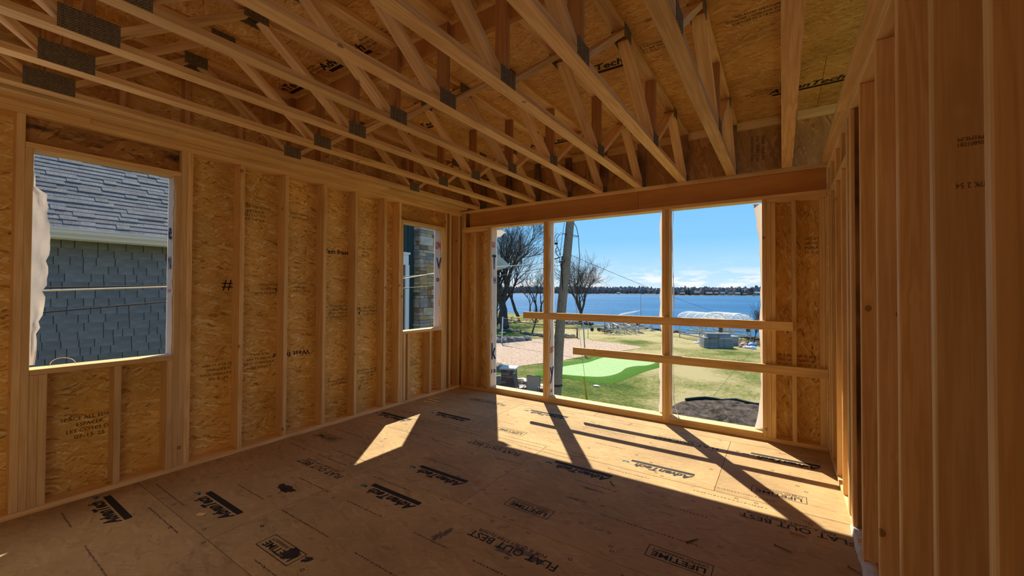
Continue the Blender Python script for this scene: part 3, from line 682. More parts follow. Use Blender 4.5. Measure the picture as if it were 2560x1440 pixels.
# lettering stands on the turned-in flaps
xa = -3.590
wtxt(h1, 'OU', (xa, 4.915, 2.19), (0, 1, 0), (0, 0, 1), .085, M_red, .085)
wtxt(h1, 'T', (xa, 4.935, 1.93), (0, 1, 0), (0, 0, 1), .22, M_navy, .10)
wtxt(h1, 'H', (xa, 4.955, 1.66), (0, 1, 0), (0, 0, 1), .10, M_navy, .05)
wtxt(h1, 'k', (xa, 4.935, .60), (0, 1, 0), (0, 0, 1), .25, M_navy, .11)
wtxt(h1, 'ra', (xa, 4.935, .30), (0, 1, 0), (0, 0, 1), .075, M_navy, .11)
xb = -2.609
wtxt(h2, 'ONT', (xb, 4.935, .70), (0, 1, 0), (0, 0, 1), .085, M_red, .11)
wtxt(h2, 'y', (xb, 4.935, .36), (0, 1, 0), (0, 0, 1), .22, M_navy, .11)
wtxt(h2, 'o', (xb, 4.925, .145), (0, 1, 0), (0, 0, 1), .065, M_navy, .045)
yc = 1.239
wtxt(h6, 'e', (-4.245, yc, 1.965), (1, 0, 0), (0, 0, 1), .15, M_navy, .07)
wtxt(h6, 'N', (-4.245, yc, 1.72), (1, 0, 0), (0, 0, 1), .11, M_navy, .06)
wtxt(h6, 'USA', (-4.245, yc, 1.49), (1, 0, 0), (0, 0, 1), .026, M_red, .07)
yd = 4.405
wtxt(h8, 'ON', (-4.24, yd, 2.17), (1, 0, 0), (0, 0, 1), .11, M_red, .09)
wtxt(h8, 'V', (-4.22, yd, 1.90), (1, 0, 0), (0, 0, 1), .17, M_navy, .10)
wtxt(h8, 'o', (-4.24, yd, 1.66), (1, 0, 0), (0, 0, 1), .08, M_navy, .06)
# cut end of wire loop on the window sill
lp = [Vector((XL-.10+.045*cos(a), .62+.055*cos(a)+.03, .962+.045*abs(sin(a))+.002)) for a in [pi*k/12 for k in range(13)]]
tube('wire_loop', lp, .0022, flat('tan_wire', (.70, .62, .42), .5), None, label='thin tan wire loop on the left window sill', category='wire')

# ------------------------------------------------------------------ scraps on the floor
for i, (x, y, l, a, lab) in enumerate([(-1.10, 3.085, .075, .9, 'bent dark nail lying by the printed logo near the sun patch edge'), (-.455, 2.66, .085, -1.0, 'dark nail lying on the bare middle of the floor'),
                                       (0.0, 2.875, .085, .35, 'long dark splinter right of the floor centre'), (.32, 2.87, .06, .7, 'dark splinter at the right wall plate'), (.075, 3.095, .07, .05, 'dark splinter lying across the printed slogan')]):
    bm = bmesh.new(); d = Vector((cos(a), -sin(a), 0))
    p = Vector((x, y, .0045)); addtube(bm, [p-d*l/2, p, p+d*l/2+Vector((.004, 0, 0))], [.003, .0035, .002], 6)
    addtube(bm, [p-d*l/2-d*.002, p-d*l/2], .006, 6)
    obj('nail' if i < 2 else 'wood_splinter', mesh_from(bm, M_steel if i < 2 else M_old), None, None, None, label=lab, category='nail' if i < 2 else 'splinter')
for x, y, l, a, lab in ((-3.98, 4.05, .24, -.1, 'thin wood shim by the left wall under the corner window'), (-3.93, 3.95, .2, .12, 'second pale wood shim beside the first one'), (-4.02, 4.14, .16, .3, 'short wood offcut against the left plate'),
                        (-3.22, 1.13, .05, .5, 'pale paper scrap on the dark floor near the left seam')):
    o_ = board('wood_shim', (x-l/2*cos(a), y-l/2*sin(a), .0042), (x+l/2*cos(a), y+l/2*sin(a), .0042), .028, .007, (-sin(a), cos(a), 0), M_stud, None, .001)
    tag(o_, lab, 'shim')
# ================================================================== OUTSIDE
GZ = -2.9
def ground_mat():
    m, t, b = newmat('lawn', .95, .1); L = t.links.new
    tc = N(t, 'ShaderNodeTexCoord')
    n1 = N(t, 'ShaderNodeTexNoise'); n1.inputs['Scale'].default_value = .22; n1.inputs['Detail'].default_value = 6; n1.inputs['Roughness'].default_value = .62; L(tc.outputs['Object'], n1.inputs['Vector'])
    n2 = N(t, 'ShaderNodeTexNoise'); n2.inputs['Scale'].default_value = 5.5; n2.inputs['Detail'].default_value = 8; n2.inputs['Roughness'].default_value = .8; L(tc.outputs['Object'], n2.inputs['Vector'])
    a = N(t, 'ShaderNodeMath', operation='MULTIPLY_ADD'); L(n2.outputs['Fac'], a.inputs[0]); a.inputs[1].default_value = .75; L(n1.outputs['Fac'], a.inputs[2])
    for c_, rad, amt in (((-1.5, 22.5, -2.9), 8, .13), ((-3, 47, -2.9), 17, .12), ((-16, 43, -2.9), 12, .10), ((-8, 19, -2.9), 7, -.07)):
        dn = N(t, 'ShaderNodeVectorMath', operation='DISTANCE'); L(tc.outputs['Object'], dn.inputs[0]); dn.inputs[1].default_value = c_
        mr = N(t, 'ShaderNodeMapRange', interpolation_type='SMOOTHSTEP'); L(dn.outputs['Value'], mr.inputs[0]); mr.inputs[1].default_value = rad*.25; mr.inputs[2].default_value = rad; mr.inputs[3].default_value = amt; mr.inputs[4].default_value = 0
        a2 = N(t, 'ShaderNodeMath', operation='ADD'); L(a.outputs[0], a2.inputs[0]); L(mr.outputs[0], a2.inputs[1]); a = a2
    # the lawn yellows towards the shore and by the dug-up corner
    r = ramp(t, [(.68, (.045, .080, .010)), (.80, (.11, .145, .025)), (.90, (.26, .235, .08)), (1.03, (.42, .35, .17))]); L(a.outputs[0], r.inputs[0])
    L(r.outputs[0], b.inputs['Base Color'])
    bp = N(t, 'ShaderNodeBump'); bp.inputs['Strength'].default_value = .9; bp.inputs['Distance'].default_value = .06; L(n2.outputs['Fac'], bp.inputs['Height']); L(bp.outputs[0], b.inputs['Normal'])
    return m
def noisy(name, c0, c1, scale, bump=.5, dist=.03, rough=.9, detail=7):
    m, t, b = newmat(name, rough, .15); L = t.links.new
    tc = N(t, 'ShaderNodeTexCoord'); n = N(t, 'ShaderNodeTexNoise'); n.inputs['Scale'].default_value = scale; n.inputs['Detail'].default_value = detail; n.inputs['Roughness'].default_value = .7
    L(tc.outputs['Object'], n.inputs['Vector']); r = ramp(t, [(.36, c0), (.64, c1)]); L(n.outputs['Fac'], r.inputs[0]); L(r.outputs[0], b.inputs['Base Color'])
    bp = N(t, 'ShaderNodeBump'); bp.inputs['Strength'].default_value = bump; bp.inputs['Distance'].default_value = dist; L(n.outputs['Fac'], bp.inputs['Height']); L(bp.outputs[0], b.inputs['Normal'])
    return m
def hued(name, cols, rough=.8, scale=8.):
    """per-object colour picked from a list, with a little mottling"""
    m, t, b = newmat(name, rough, .25); L = t.links.new
    oi = N(t, 'ShaderNodeObjectInfo'); n_ = len(cols)
    r = ramp(t, [(i/n_, c) for i, c in enumerate(cols)], 'CONSTANT'); L(oi.outputs['Random'], r.inputs[0])
    tc = N(t, 'ShaderNodeTexCoord'); n = N(t, 'ShaderNodeTexNoise'); n.inputs['Scale'].default_value = scale; n.inputs['Detail'].default_value = 5; L(tc.outputs['Object'], n.inputs['Vector'])
    r2 = ramp(t, [(.3, (.72, .72, .72)), (.7, (1.1, 1.1, 1.1))]); L(n.outputs['Fac'], r2.inputs[0])
    x = N(t, 'ShaderNodeMix', data_type='RGBA'); x.blend_type = 'MULTIPLY'; x.inputs[0].default_value = 1; L(r.outputs[0], x.inputs[6]); L(r2.outputs[0], x.inputs[7]); L(x.outputs[2], b.inputs['Base Color'])
    bp = N(t, 'ShaderNodeBump'); bp.inputs['Strength'].default_value = .4; bp.inputs['Distance'].default_value = .01; L(n.outputs['Fac'], bp.inputs['Height']); L(bp.outputs[0], b.inputs['Normal'])
    return m
M_lawn = ground_mat()
shore = [gz(*p)[:2] for p in ((1226, 776), (1310, 786), (1390, 795), (1450, 804), (1505, 811), (1560, 815), (1640, 824), (1715, 833), (1800, 839), (1905, 847))]
shore = [(-160, 150), (-90, 98)]+[tuple(p) for p in shore]+[(8, 43), (40, 42), (140, 50)]
bm = bmesh.new(); n_ = len(shore)
rows = []
for k in range(61):
    q = k/60*(n_-1); i = min(int(q), n_-2); f = q-i
    x = shore[i][0]*(1-f)+shore[i+1][0]*f; y = shore[i][1]*(1-f)+shore[i+1][1]*f
    x += .5*noise.noise(Vector((k*.7, 0, 1))); y += .8*noise.noise(Vector((k*.7, 3, 1)))
    xb = -160+300*k/60
    ring = [bm.verts.new((xb*(1-s)+x*s, -70*(1-s)+y*s, GZ)) for s in (0, .5, .75, .9, .97)]
    ring.append(bm.verts.new((x, y, GZ-.05))); ring.append(bm.verts.new((x+(.15), y+1.3, GZ-.62))); rows.append(ring)
for a, b_ in zip(rows, rows[1:]):
    for j in range(6): bm.faces.new((a[j], b_[j], b_[j+1], a[j+1]))
bmesh.ops.recalc_face_normals(bm, faces=bm.faces)
if sum(f.normal.z for f in bm.faces) < 0: bmesh.ops.reverse_faces(bm, faces=bm.faces)
lawn = obj('lawn', mesh_from(bm, M_lawn), None, None, None, kind='structure', label='patchy spring lawn running down to the lake')
# lake
def water():
    m, t, b = newmat('lake_water', .5, .12); L = t.links.new
    b.inputs['Base Color'].default_value = (.035, .13, .30, 1); b.inputs['IOR'].default_value = 1.33
    tc = N(t, 'ShaderNodeTexCoord')
    mp = N(t, 'ShaderNodeMapping'); mp.inputs['Scale'].default_value = (.35, .9, 1); mp.inputs['Rotation'].default_value = (0, 0, .3); L(tc.outputs['Object'], mp.inputs[0])
    n1 = N(t, 'ShaderNodeTexNoise'); n1.inputs['Scale'].default_value = 1.2; n1.inputs['Detail'].default_value = 6; n1.inputs['Roughness'].default_value = .65; L(mp.outputs[0], n1.inputs['Vector'])
    bp = N(t, 'ShaderNodeBump'); bp.inputs['Strength'].default_value = 1.0; bp.inputs['Distance'].default_value = 1.2; L(n1.outputs['Fac'], bp.inputs['Height']); L(bp.outputs[0], b.inputs['Normal'])
    n2 = N(t, 'ShaderNodeTexNoise'); n2.inputs['Scale'].default_value = .04; n2.inputs['Detail'].default_value = 7; n2.inputs['Roughness'].default_value = .7; L(mp.outputs[0], n2.inputs['Vector'])
    r = ramp(t, [(.35, (.016, .125, .29)), (.65, (.045, .215, .42))]); L(n2.outputs['Fac'], r.inputs[0]); L(r.outputs[0], b.inputs['Base Color'])
    return m
obj('lake', polyme([(-1500, 20), (900, 20), (900, 1400), (-1500, 1400)], water(), GZ-.45), None, None, None, kind='structure', label='blue wind-rippled lake water')
# far shore: land, treeline, houses
M_far = noisy('far_woods', (.14, .122, .125), (.25, .215, .205), .15, .6, 1.0)  # aerial haze painted in: tree tones lightened for distance
rnd = random.Random(11)
def farpt(px, depth): p = at(px, 731, depth); return Vector((p.x, p.y, GZ-.45))
bm = bmesh.new(); prev = None
for k in range(131):
    px = 500+k*20; dep = 640 if px < 1620 else 640-170*min(1, (px-1620)/60)
    p = farpt(px, dep); q = farpt(px, dep+500)
    a = bm.verts.new(p+Vector((0, 0, 0))); b_ = bm.verts.new(p+(q-p)*.03+Vector((0, 0, 1.6))); c_ = bm.verts.new(q+Vector((0, 0, 3)))
    if prev: bm.faces.new((prev[0], a, b_, prev[1])); bm.faces.new((prev[1], b_, c_, prev[2]))
    prev = (a, b_, c_)
obj('far_shore', mesh_from(bm, noisy('far_bank', (.09, .08, .065), (.17, .15, .11), .2, .3)), None, None, None, kind='structure', label='low far shore of the lake')
_ib = bmesh.new(); bmesh.ops.create_icosphere(_ib, subdivisions=2, radius=1); ICV = [v.co.copy() for v in _ib.verts]; ICF = [[v.index for v in f.verts] for f in _ib.faces]; _ib.free()
VV = []; FF = []
for k in range(3600):
    px = rnd.uniform(1180, 1960) if k < 2250 else rnd.uniform(560, 1180) if k < 2900 else rnd.uniform(1960, 3000)
    dep = (655 if px < 1620 else 655-170*min(1, (px-1620)/60))+rnd.uniform(0, 90)
    h = rnd.uniform(8, 12.5)*(1.0 if px < 1620 else .85)
    if rnd.random() < .04: h *= 1.2
    p = farpt(px, dep); r = rnd.uniform(1.7, 3.6)*(1 if px < 1620 else .8); o0 = len(VV)
    for v in ICV:
        s_ = 1+.2*rnd.uniform(-1, 1); VV.append((p.x+v.x*r*s_, p.y+v.y*r*s_, p.z+h*.45+v.z*h*.55*s_))
    FF += [[q+o0 for q in f] for f in ICF]
tme = bpy.data.meshes.new('trees'); tme.from_pydata(VV, [], FF); tme.materials.append(M_far)
obj('distant_treeline', tme, None, None, None, label='grey-brown bare woods lining the far shore', category='trees', kind='stuff')
M_hw = hued('far_house_walls', [(.36, .33, .28), (.20, .15, .12), (.42, .39, .36), (.22, .20, .19)]); M_hr = hued('far_house_roofs', [(.16, .15, .15), (.26, .22, .19), (.30, .29, .30)])
HL = ['white-roofed shed alone among the far trees left of the middle post', 'pale far house just right of the middle post', 'tan far house on the far shore by the dark fir clump', 'low brown far house behind the first docks', 'small grey far house between two taller roofs',
      'pale gabled far house right of the far shore middle', 'dark-roofed far house with a pale front', 'light far house above white boats', 'last small far house under the tall bare tree', 'red-brown far house at the right edge of the far shore']
for i, (px, w, h) in enumerate([(1546, 9, 3), (1705, 9, 3.5), (1742, 10, 5), (1772, 11, 4), (1790, 7, 4), (1806, 8, 4.5), (1826, 8, 4.5), (1843, 9, 4), (1862, 7, 3), (1893, 12, 5)]):
    dep = 640 if px < 1620 else 466
    p = farpt(px, dep); e = empty('far_house', p, HL[i], 'house', 'houses on the far shore'); s_ = .55
    dx = CR.normalized(); w_ = w*s_; h_ = h*s_
    o_ = obj('wall', box_me(w_, w_*.7, h_, 0, M_hw), None, frame(p+Vector((0, 0, h_/2+.8)), dx, CF), e)
    bm = bmesh.new(); vs = [bm.verts.new(v) for v in ((-w_*.58, -w_*.42, 0), (w_*.58, -w_*.42, 0), (w_*.58, w_*.42, 0), (-w_*.58, w_*.42, 0), (-w_*.58, 0, h_*.6), (w_*.58, 0, h_*.6))]
    for f in ((0, 1, 5, 4), (2, 3, 4, 5), (0, 4, 3), (1, 2, 5), (0, 3, 2, 1)): bm.faces.new([vs[j] for j in f])
    obj('roof', mesh_from(bm, M_hr), None, frame(p+Vector((0, 0, h_+.8)), dx, CF), e)
    obj('window', box_me(w_*.5, .1, h_*.3, 0, flat('far_glass%d' % i, (.06, .07, .09), .3)), None, frame(p-CF*w_*.36+Vector((0, 0, h_*.55+.8)), dx, CF), e)
# dark firs among the far trees
M_fir = noisy('far_fir', (.02, .045, .03), (.05, .09, .05), .4)
for i, (px, dep, h, lab) in enumerate([(1722, 480, 9, 'dark far fir, left of a pair by the tan far house'), (1716, 486, 7.5, 'shorter dark far fir beside the tall one'), (1850, 480, 8.5, 'dark pointed far fir near the white boats')]):
    p = farpt(px, dep); bm = bmesh.new()
    for q in range(5): bmesh.ops.create_cone(bm, segments=8, radius1=2.6*(1-q*.16), radius2=.2, depth=h*.34, cap_ends=True, matrix=Matrix.Translation(p+Vector((0, 0, h*.2+q*h*.16))))
    obj('far_fir', mesh_from(bm, M_fir), None, None, None, label=lab, category='tree')

# ---- sand court, putting green, soil, patio
def drape(pts, z): return [gz(p[0], p[1], z) for p in pts]
def smooth(pts, n=4):
    out = []; m_ = len(pts)
    for i in range(m_):
        p0, p1, p2, p3 = [Vector(pts[(i+j-1) % m_]) for j in range(4)]
        for k in range(n):
            t_ = k/n; out.append(.5*((2*p1)+(p2-p0)*t_+(2*p0-5*p1+4*p2-p3)*t_*t_+(3*p1-p0-3*p2+p3)*t_**3))
    return out
M_sand = noisy('court_sand', (.30, .20, .14), (.62, .47, .345), 7., 1.0, .06)
sand = smooth(drape([(1196, 862), (1241, 857), (1324, 849), (1407, 846), (1491, 853), (1560, 861), (1603, 869), (1562, 876), (1466, 890), (1403, 902), (1303, 915), (1240, 926), (1190, 930)], GZ), 3)
obj('sand_court', polyme([(p.x, p.y, GZ+.015) for p in sand], M_sand), None, None, None, label='pinkish raked sand volleyball court beyond the patio', category='sand court')
M_green = noisy('putting_turf', (.27, .40, .17), (.34, .48, .21), 6., .3, .01); M_fringe = noisy('fringe_turf', (.035, .13, .004), (.11, .24, .015), 22., 1.0, .05)
GH = GZ+.10
gpx = [(1372, 930), (1401, 918), (1439, 911), (1470, 906), (1494, 898), (1512, 893), (1532, 891.5), (1575, 893), (1634, 904), (1631, 910), (1612, 914), (1590, 915), (1566, 920), (1552, 930), (1530, 938), (1505, 941.5), (1480, 941.5), (1440, 939), (1400, 936), (1375, 938)]
gp = smooth(drape(gpx, GH), 3); ce = sum(gp, Vector())/len(gp)
opx = [(1335, 936), (1390, 907), (1435, 902), (1470, 898), (1490, 891), (1510, 887), (1535, 885), (1580, 887), (1652, 897), (1668, 905), (1650, 918), (1630, 924), (1600, 934), (1575, 944), (1550, 955), (1520, 959), (1480, 957), (1440, 951), (1395, 944), (1345, 945)]
op = smooth(drape(opx, GZ), 3)
obj('putting_green', polyme([(p.x, p.y, GH) for p in gp], M_green), None, None, None, label='pale mint artificial putting green with a wavy outline', category='putting green')
bm = bmesh.new(); n_ = len(gp)
a = [bm.verts.new((p.x, p.y, GH-.004)) for p in gp]; m1 = [bm.verts.new(((p.x+q.x)/2, (p.y+q.y)/2, GH+.03)) for p, q in zip(gp, op)]; b_ = [bm.verts.new((p.x, p.y, GZ+.004)) for p in op]
for i in range(n_):
    j = (i+1) % n_; bm.faces.new((a[i], a[j], m1[j], m1[i])); bm.faces.new((m1[i], m1[j], b_[j], b_[i]))
bmesh.ops.recalc_face_normals(bm, faces=bm.faces)
if sum(f.normal.z for f in bm.faces) < 0: bmesh.ops.reverse_faces(bm, faces=bm.faces)
obj('green_fringe', mesh_from(bm, M_fringe, True), None, None, None, label='vivid green rough turf collar around the putting green', category='turf', kind='stuff')
# soil heap
M_soil = noisy('dug_soil', (.014, .010, .008), (.16, .12, .09), 3.0, 1.0, .15)
sp = smooth(drape([(1655, 1045), (1690, 1010), (1735, 1000), (1790, 997), (1850, 1003), (1912, 1016), (1990, 1030), (2040, 1100), (1900, 1130), (1760, 1120), (1660, 1085)], GZ), 3)
c0 = sum(sp, Vector())/len(sp); bm = bmesh.new(); rings = []
for k in range(15):
    s_ = k/14; ring = []
    for j, p in enumerate(sp):
        q = c0.lerp(p, s_); hgt = .24*(1-s_**3)*(.3+noise.noise(Vector((q.x*1.8, q.y*1.8, 2)))+.5*noise.noise(Vector((q.x*6, q.y*6, 5)))+.25*noise.noise(Vector((q.x*15, q.y*15, 5))))
        ring.append(bm.verts.new((q.x, q.y, GZ+.012+max(0, hgt))))
    rings.append(ring)
for a, b_ in zip(rings, rings[1:]):
    for j in range(len(sp)):
        k = (j+1) % len(sp); bm.faces.new((a[j], a[k], b_[k], b_[j]))
bmesh.ops.remove_doubles(bm, verts=bm.verts, dist=.0005); bmesh.ops.recalc_face_normals(bm, faces=bm.faces)
if sum(f.normal.z for f in bm.faces) < 0: bmesh.ops.reverse_faces(bm, faces=bm.faces)
obj('bare_soil', mesh_from(bm, M_soil, True), None, None, None, label='dug-up dark bare soil below the right window bay', category='soil', kind='stuff')
tube('silt_sock', [gz(px, py, GZ+.06) for px, py in ((1715, 999), (1740, 996), (1762, 994.5), (1785, 997), (1805, 1001), (1822, 1000), (1840, 999), (1860, 1004), (1885, 1010), (1915, 1013), (1950, 1022))], .065, flat('black_fabric', (.012, .022, .016), .8, var=.5), None, n=8, label='black erosion sock curving along the bare soil', category='erosion sock')
M_pave = noisy('patio_stone', (.40, .38, .37), (.58, .56, .54), 1.5, .3)
obj('patio', polyme([(p.x, p.y, GZ+.004) for p in drape([(1190, 945), (1262, 950), (1300, 955), (1390, 985), (1400, 1100), (1180, 1080)], GZ)], M_pave), None, None, None, label='light grey stone patio below the left window bay', kind='structure')
gv = bmesh.new(); rnd = random.Random(5)
for k in range(420):
    px, py = rnd.gauss(1408, 16), rnd.gauss(1075, 8); p = gz(px, py, GZ); r = rnd.uniform(.018, .045)
    for v in bmesh.ops.create_icosphere(gv, subdivisions=1, radius=r, matrix=Matrix.Translation((p.x, p.y, GZ+r*.4)))['verts']: pass
for k in range(160):
    px, py = rnd.gauss(1255, 8), rnd.gauss(951, 4); p = gz(px, py, GZ); r = rnd.uniform(.03, .06)
    bmesh.ops.create_icosphere(gv, subdivisions=1, radius=r, matrix=Matrix.Translation((p.x, p.y, GZ+r*.4)))
obj('gravel', mesh_from(gv, hued('gravel_stone', [(.45, .42, .40)])), None, None, None, label='pale landscaping gravel by the pole foot and the patio pillar', category='gravel', kind='stuff')

# ---- boulders
M_rock = hued('boulder_stone', [(.17, .155, .145), (.11, .10, .095), (.24, .215, .185), (.14, .125, .12), (.30, .27, .235)], scale=3.)
def boulder(c, rx, ry, rz, seed, label, group=None, name='boulder'):
    bm = bmesh.new(); bmesh.ops.create_icosphere(bm, subdivisions=3, radius=1)
    for v in bm.verts:
        n0 = v.co.normalized(); k = 1+.32*noise.noise(n0*1.6+Vector((seed*3.1, 0, 0)))+.10*noise.noise(n0*4+Vector((0, seed, 0)))
        v.co = Vector((n0.x*rx*k, n0.y*ry*k, max(-.25*rz, n0.z*rz*k)))
    return obj(name, mesh_from(bm, M_rock), None, Matrix.Translation(Vector(c)+Vector((0, 0, rz*.25))), None, label=label, category='boulder', group=group)
p = gz(1251, 926, GZ); boulder(p, .42, .35, .34, 3, 'large grey boulder at the sand edge behind the patio pillar')
p = gz(1247, 961, GZ); boulder(p, .36, .3, .36, 9, 'rounded grey boulder left of the patio pillar')
p = gz(1272, 935, GZ); boulder(p, .22, .2, .12, 5, 'flat dark stone just behind the patio pillar')
p = gz(1259, 957, GZ); boulder(p, .15, .13, .12, 8, 'small pale stone between the pillar and the grey boulder')
BR = [(1242, 856, .34), (1247, 848, .30), (1253, 857, .3), (1259, 856, .36), (1267, 855, .42), (1278, 854, .38), (1287, 853, .36), (1295, 853, .33), (1303, 852, .34), (1311, 851.5, .30), (1320, 850.5, .33)]
W_ = ['left end', 'second', 'third', 'fourth', 'fifth', 'sixth', 'seventh', 'eighth', 'ninth', 'tenth', 'right end']
for i, (px, py, r) in enumerate(BR):
    p = gz(px, py, GZ); boulder(p, r*1.15, r*.9, r*.95, 20+i, 'edging boulder along the sand court, %s of the row counted from the left' % W_[i], 'row of boulders edging the sand court')
# shoreline and bed edging stones beyond (too many and small to tell apart)
sb = bmesh.new(); rnd = random.Random(15)
for seg, n_, r0, r1 in ((((1241, 826), (1300, 829)), 26, .12, .26), (((1300, 832), (1362, 842)), 30, .12, .24), (((1385, 843), (1436, 841)), 30, .12, .25), (((1386, 806), (1480, 811)), 60, .15, .4), (((1600, 819), (1720, 834)), 40, .12, .3), (((1850, 842), (1910, 851)), 26, .15, .35)):
    for k in range(n_):
        t_ = rnd.random(); px = seg[0][0]*(1-t_)+seg[1][0]*t_; py = seg[0][1]*(1-t_)+seg[1][1]*t_+rnd.gauss(0, .9); p = gz(px, py, GZ); r = rnd.uniform(r0, r1)
        for v in bmesh.ops.create_icosphere(sb, subdivisions=1, radius=r)['verts']: v.co = Vector((v.co.x*1.2*rnd.uniform(.8, 1.1), v.co.y, v.co.z*.7*rnd.uniform(.8, 1.1)))+p+Vector((0, 0, r*.3))
obj('shore_stones', mesh_from(sb, M_rock), None, None, None, label='loose stones edging the beds and the lake shore', category='stones', kind='stuff')

# ---- patio pillar, seat wall, chairs
M_brick = hued('pillar_block', [(.20, .115, .085), (.27, .16, .12), (.16, .11, .10), (.32, .22, .17)], scale=6.)
p = gz(1273, 983, GZ); pe = empty('patio_pillar', p, 'square brown block pillar with a pale stone cap on the patio', 'pillar', rz=.35)
R0 = WM[pe.name]
obj('core', box_me(.52, .52, 1.06, 0, M_brick), None, R0 @ Matrix.Translation((0, 0, .53)), pe)
rnd = random.Random(2)
for ci in range(9):
    z = .06+ci*.117; o2 = .08 if ci % 2 else -.08
    for fx, fy, ang in ((0, -1, 0), (1, 0, pi/2), (0, 1, pi), (-1, 0, -pi/2)):
        for s0, s1 in ((-.285, o2), (o2, .285)):
            w = s1-s0-.008; Mx = R0 @ Matrix.Rotation(ang, 4, 'Z') @ Matrix.Translation(((s0+s1)/2, -.275, z))
            obj('block', box_me(round(w, 2), .03, .108, .004, M_brick), None, Mx, pe)
obj('cap', box_me(.70, .70, .07, .008, flat('cap_stone', (.58, .58, .54), .7, var=.1)), None, R0 @ Matrix.Translation((0, 0, 1.10)), pe)
a = gz(1300, 968, GZ); b_ = gz(1392, 1000, GZ)
we = empty('seat_wall', a, 'low stone seat wall with a pale cap curving behind the patio chairs', 'garden wall')
for k in range(6):
    for c_ in range(3):
        q0 = a.lerp(b_, k/6); q1 = a.lerp(b_, (k+1)/6-.004)
        board('block', q0+Vector((0, 0, .06+c_*.12)), q1+Vector((0, 0, .06+c_*.12)), .30, .112, (b_-a).cross(Vector((0, 0, 1))), M_brick, we, .004)
board('cap', a+Vector((0, 0, .39)), b_+Vector((0, 0, .39)), .38, .06, (b_-a).cross(Vector((0, 0, 1))), flat('cap_stone2', (.42, .39, .36), .7, var=.15), we, .006)
M_frame = flat('chair_frame_metal', (.10, .085, .07), .4, metal=.5); M_sling = flat('sling_mesh', (.36, .28, .20), .7, var=.1); M_sling2 = flat('grey_sling_mesh', (.34, .32, .29), .7, var=.1)
def chair(c, rz, sling, label):
    e = empty('patio_chair', c, label, 'chair', 'sling chairs on the patio', rz=rz); R_ = WM[e.name]
    def P(*v): return (R_ @ Vector(v))
    for s_ in (-1, 1):
        x = .27*s_
        tube('side_frame', [P(x, -.26, .02), P(x, -.22, .40), P(x, .20, .38), P(x, .34, .98)], .016, M_frame, e)
        tube('leg', [P(x, .20, .40), P(x, .34, .02)], .015, M_frame, e)
        tube('armrest', [P(x*1.05, -.22, .40), P(x*1.08, -.20, .62), P(x*1.08, .26, .64)], .018, M_frame, e)
    for nm, pts in (('seat', [P(0, -.22, .41), P(0, .20, .39)]), ('backrest', [P(0, .21, .41), P(0, .345, .99)])):
        board(nm, pts[0], pts[1], .50, .012, R_.to_3x3() @ Vector((1, 0, 0)), sling, e, .002)
    tube('crossbar', [P(-.27, .34, .98), P(.27, .34, .98)], .015, M_frame, e)
chair(gz(1303, 990, GZ), 2.5, M_sling2, 'grey sling patio chair nearest the brick pillar, facing right')
chair(gz(1329, 1006, GZ), .3, M_sling, 'patio chair seen edge-on in the middle of the three')
chair(gz(1350, 992, GZ), -.85, M_sling, 'tan sling patio chair at the right beside the window post')

# ---- volleyball posts and net, small yard things
M_white = flat('white_paint', (.72, .72, .70), .5); M_galv = flat('grey_pipe', (.38, .38, .37), .45, metal=.3)
v1 = gz(1254, 858, GZ); v2 = gz(1463, 891, GZ)
tube('net_post', [v1, v1+Vector((.08, .05, 2.2))], .05, M_white, None, n=8, label='white volleyball post at the far left of the sand', category='post')
tube('net_post', [v2, v2+Vector((-.18, .05, 2.4))], .045, M_galv, None, n=8, label='grey pipe volleyball post right of the utility pole', category='post')
ne = empty('volleyball_net', v1+Vector((.1, 0, 2.0)), 'dark furled volleyball net sagging between the two posts', 'net')
na = v1+Vector((.10, .05, 2.12)); nb = v2+Vector((-.15, .05, 2.25))
tube('net_band', cable_pts(na, nb, .32, 24), .035, flat('net_band_black', (.03, .035, .05), .7), ne)
bm = bmesh.new(); cp_ = cable_pts(na, nb, .32, 60)
for k in range(0, 9): addtube(bm, [cp_[k], cp_[k]-Vector((0, 0, .75-k*.06))], .008, 4)
for q in range(8): addtube(bm, [cp_[k]-Vector((0, 0, (.75-k*.06)*(q+1)/8)) for k in range(9)], .008, 4)
obj('net_mesh', mesh_from(bm, flat('net_cord', (.04, .05, .09), .8)), None, None, ne)
p = gz(1443, 845, GZ); q = gz(1412, 845, GZ)
te = empty('timber_frame', p, 'dark low timber frame behind the sand, right of the utility pole', 'timber frame')
board('post', p, p+Vector((0, 0, .95)), .12, .12, (1, 0, 0), M_old, te); board('beam', p+Vector((0, 0, .93)), q+Vector((0, 0, .93)), .1, .1, (0, 0, 1), M_old, te); board('sill_beam', p+Vector((0, 0, .08)), q+Vector((0, 0, .08)), .12, .14, (0, 0, 1), M_old, te)
blobz = [(1491, 966, .16, 'white scrap of paper lying on the lawn below the putting green')]
for px, py, r, lab in blobz:
    p = gz(px, py, GZ); bm = bmesh.new(); bmesh.ops.create_icosphere(bm, subdivisions=2, radius=1)
    for v in bm.verts: v.co = Vector((v.co.x*r*(1+.3*noise.noise(v.co*3)), v.co.y*r*.7, max(0, v.co.z*.05)))
    obj('paper_scrap', mesh_from(bm, M_white), None, Matrix.Translation((p.x, p.y, GZ+.02)), None, label=lab, category='litter')

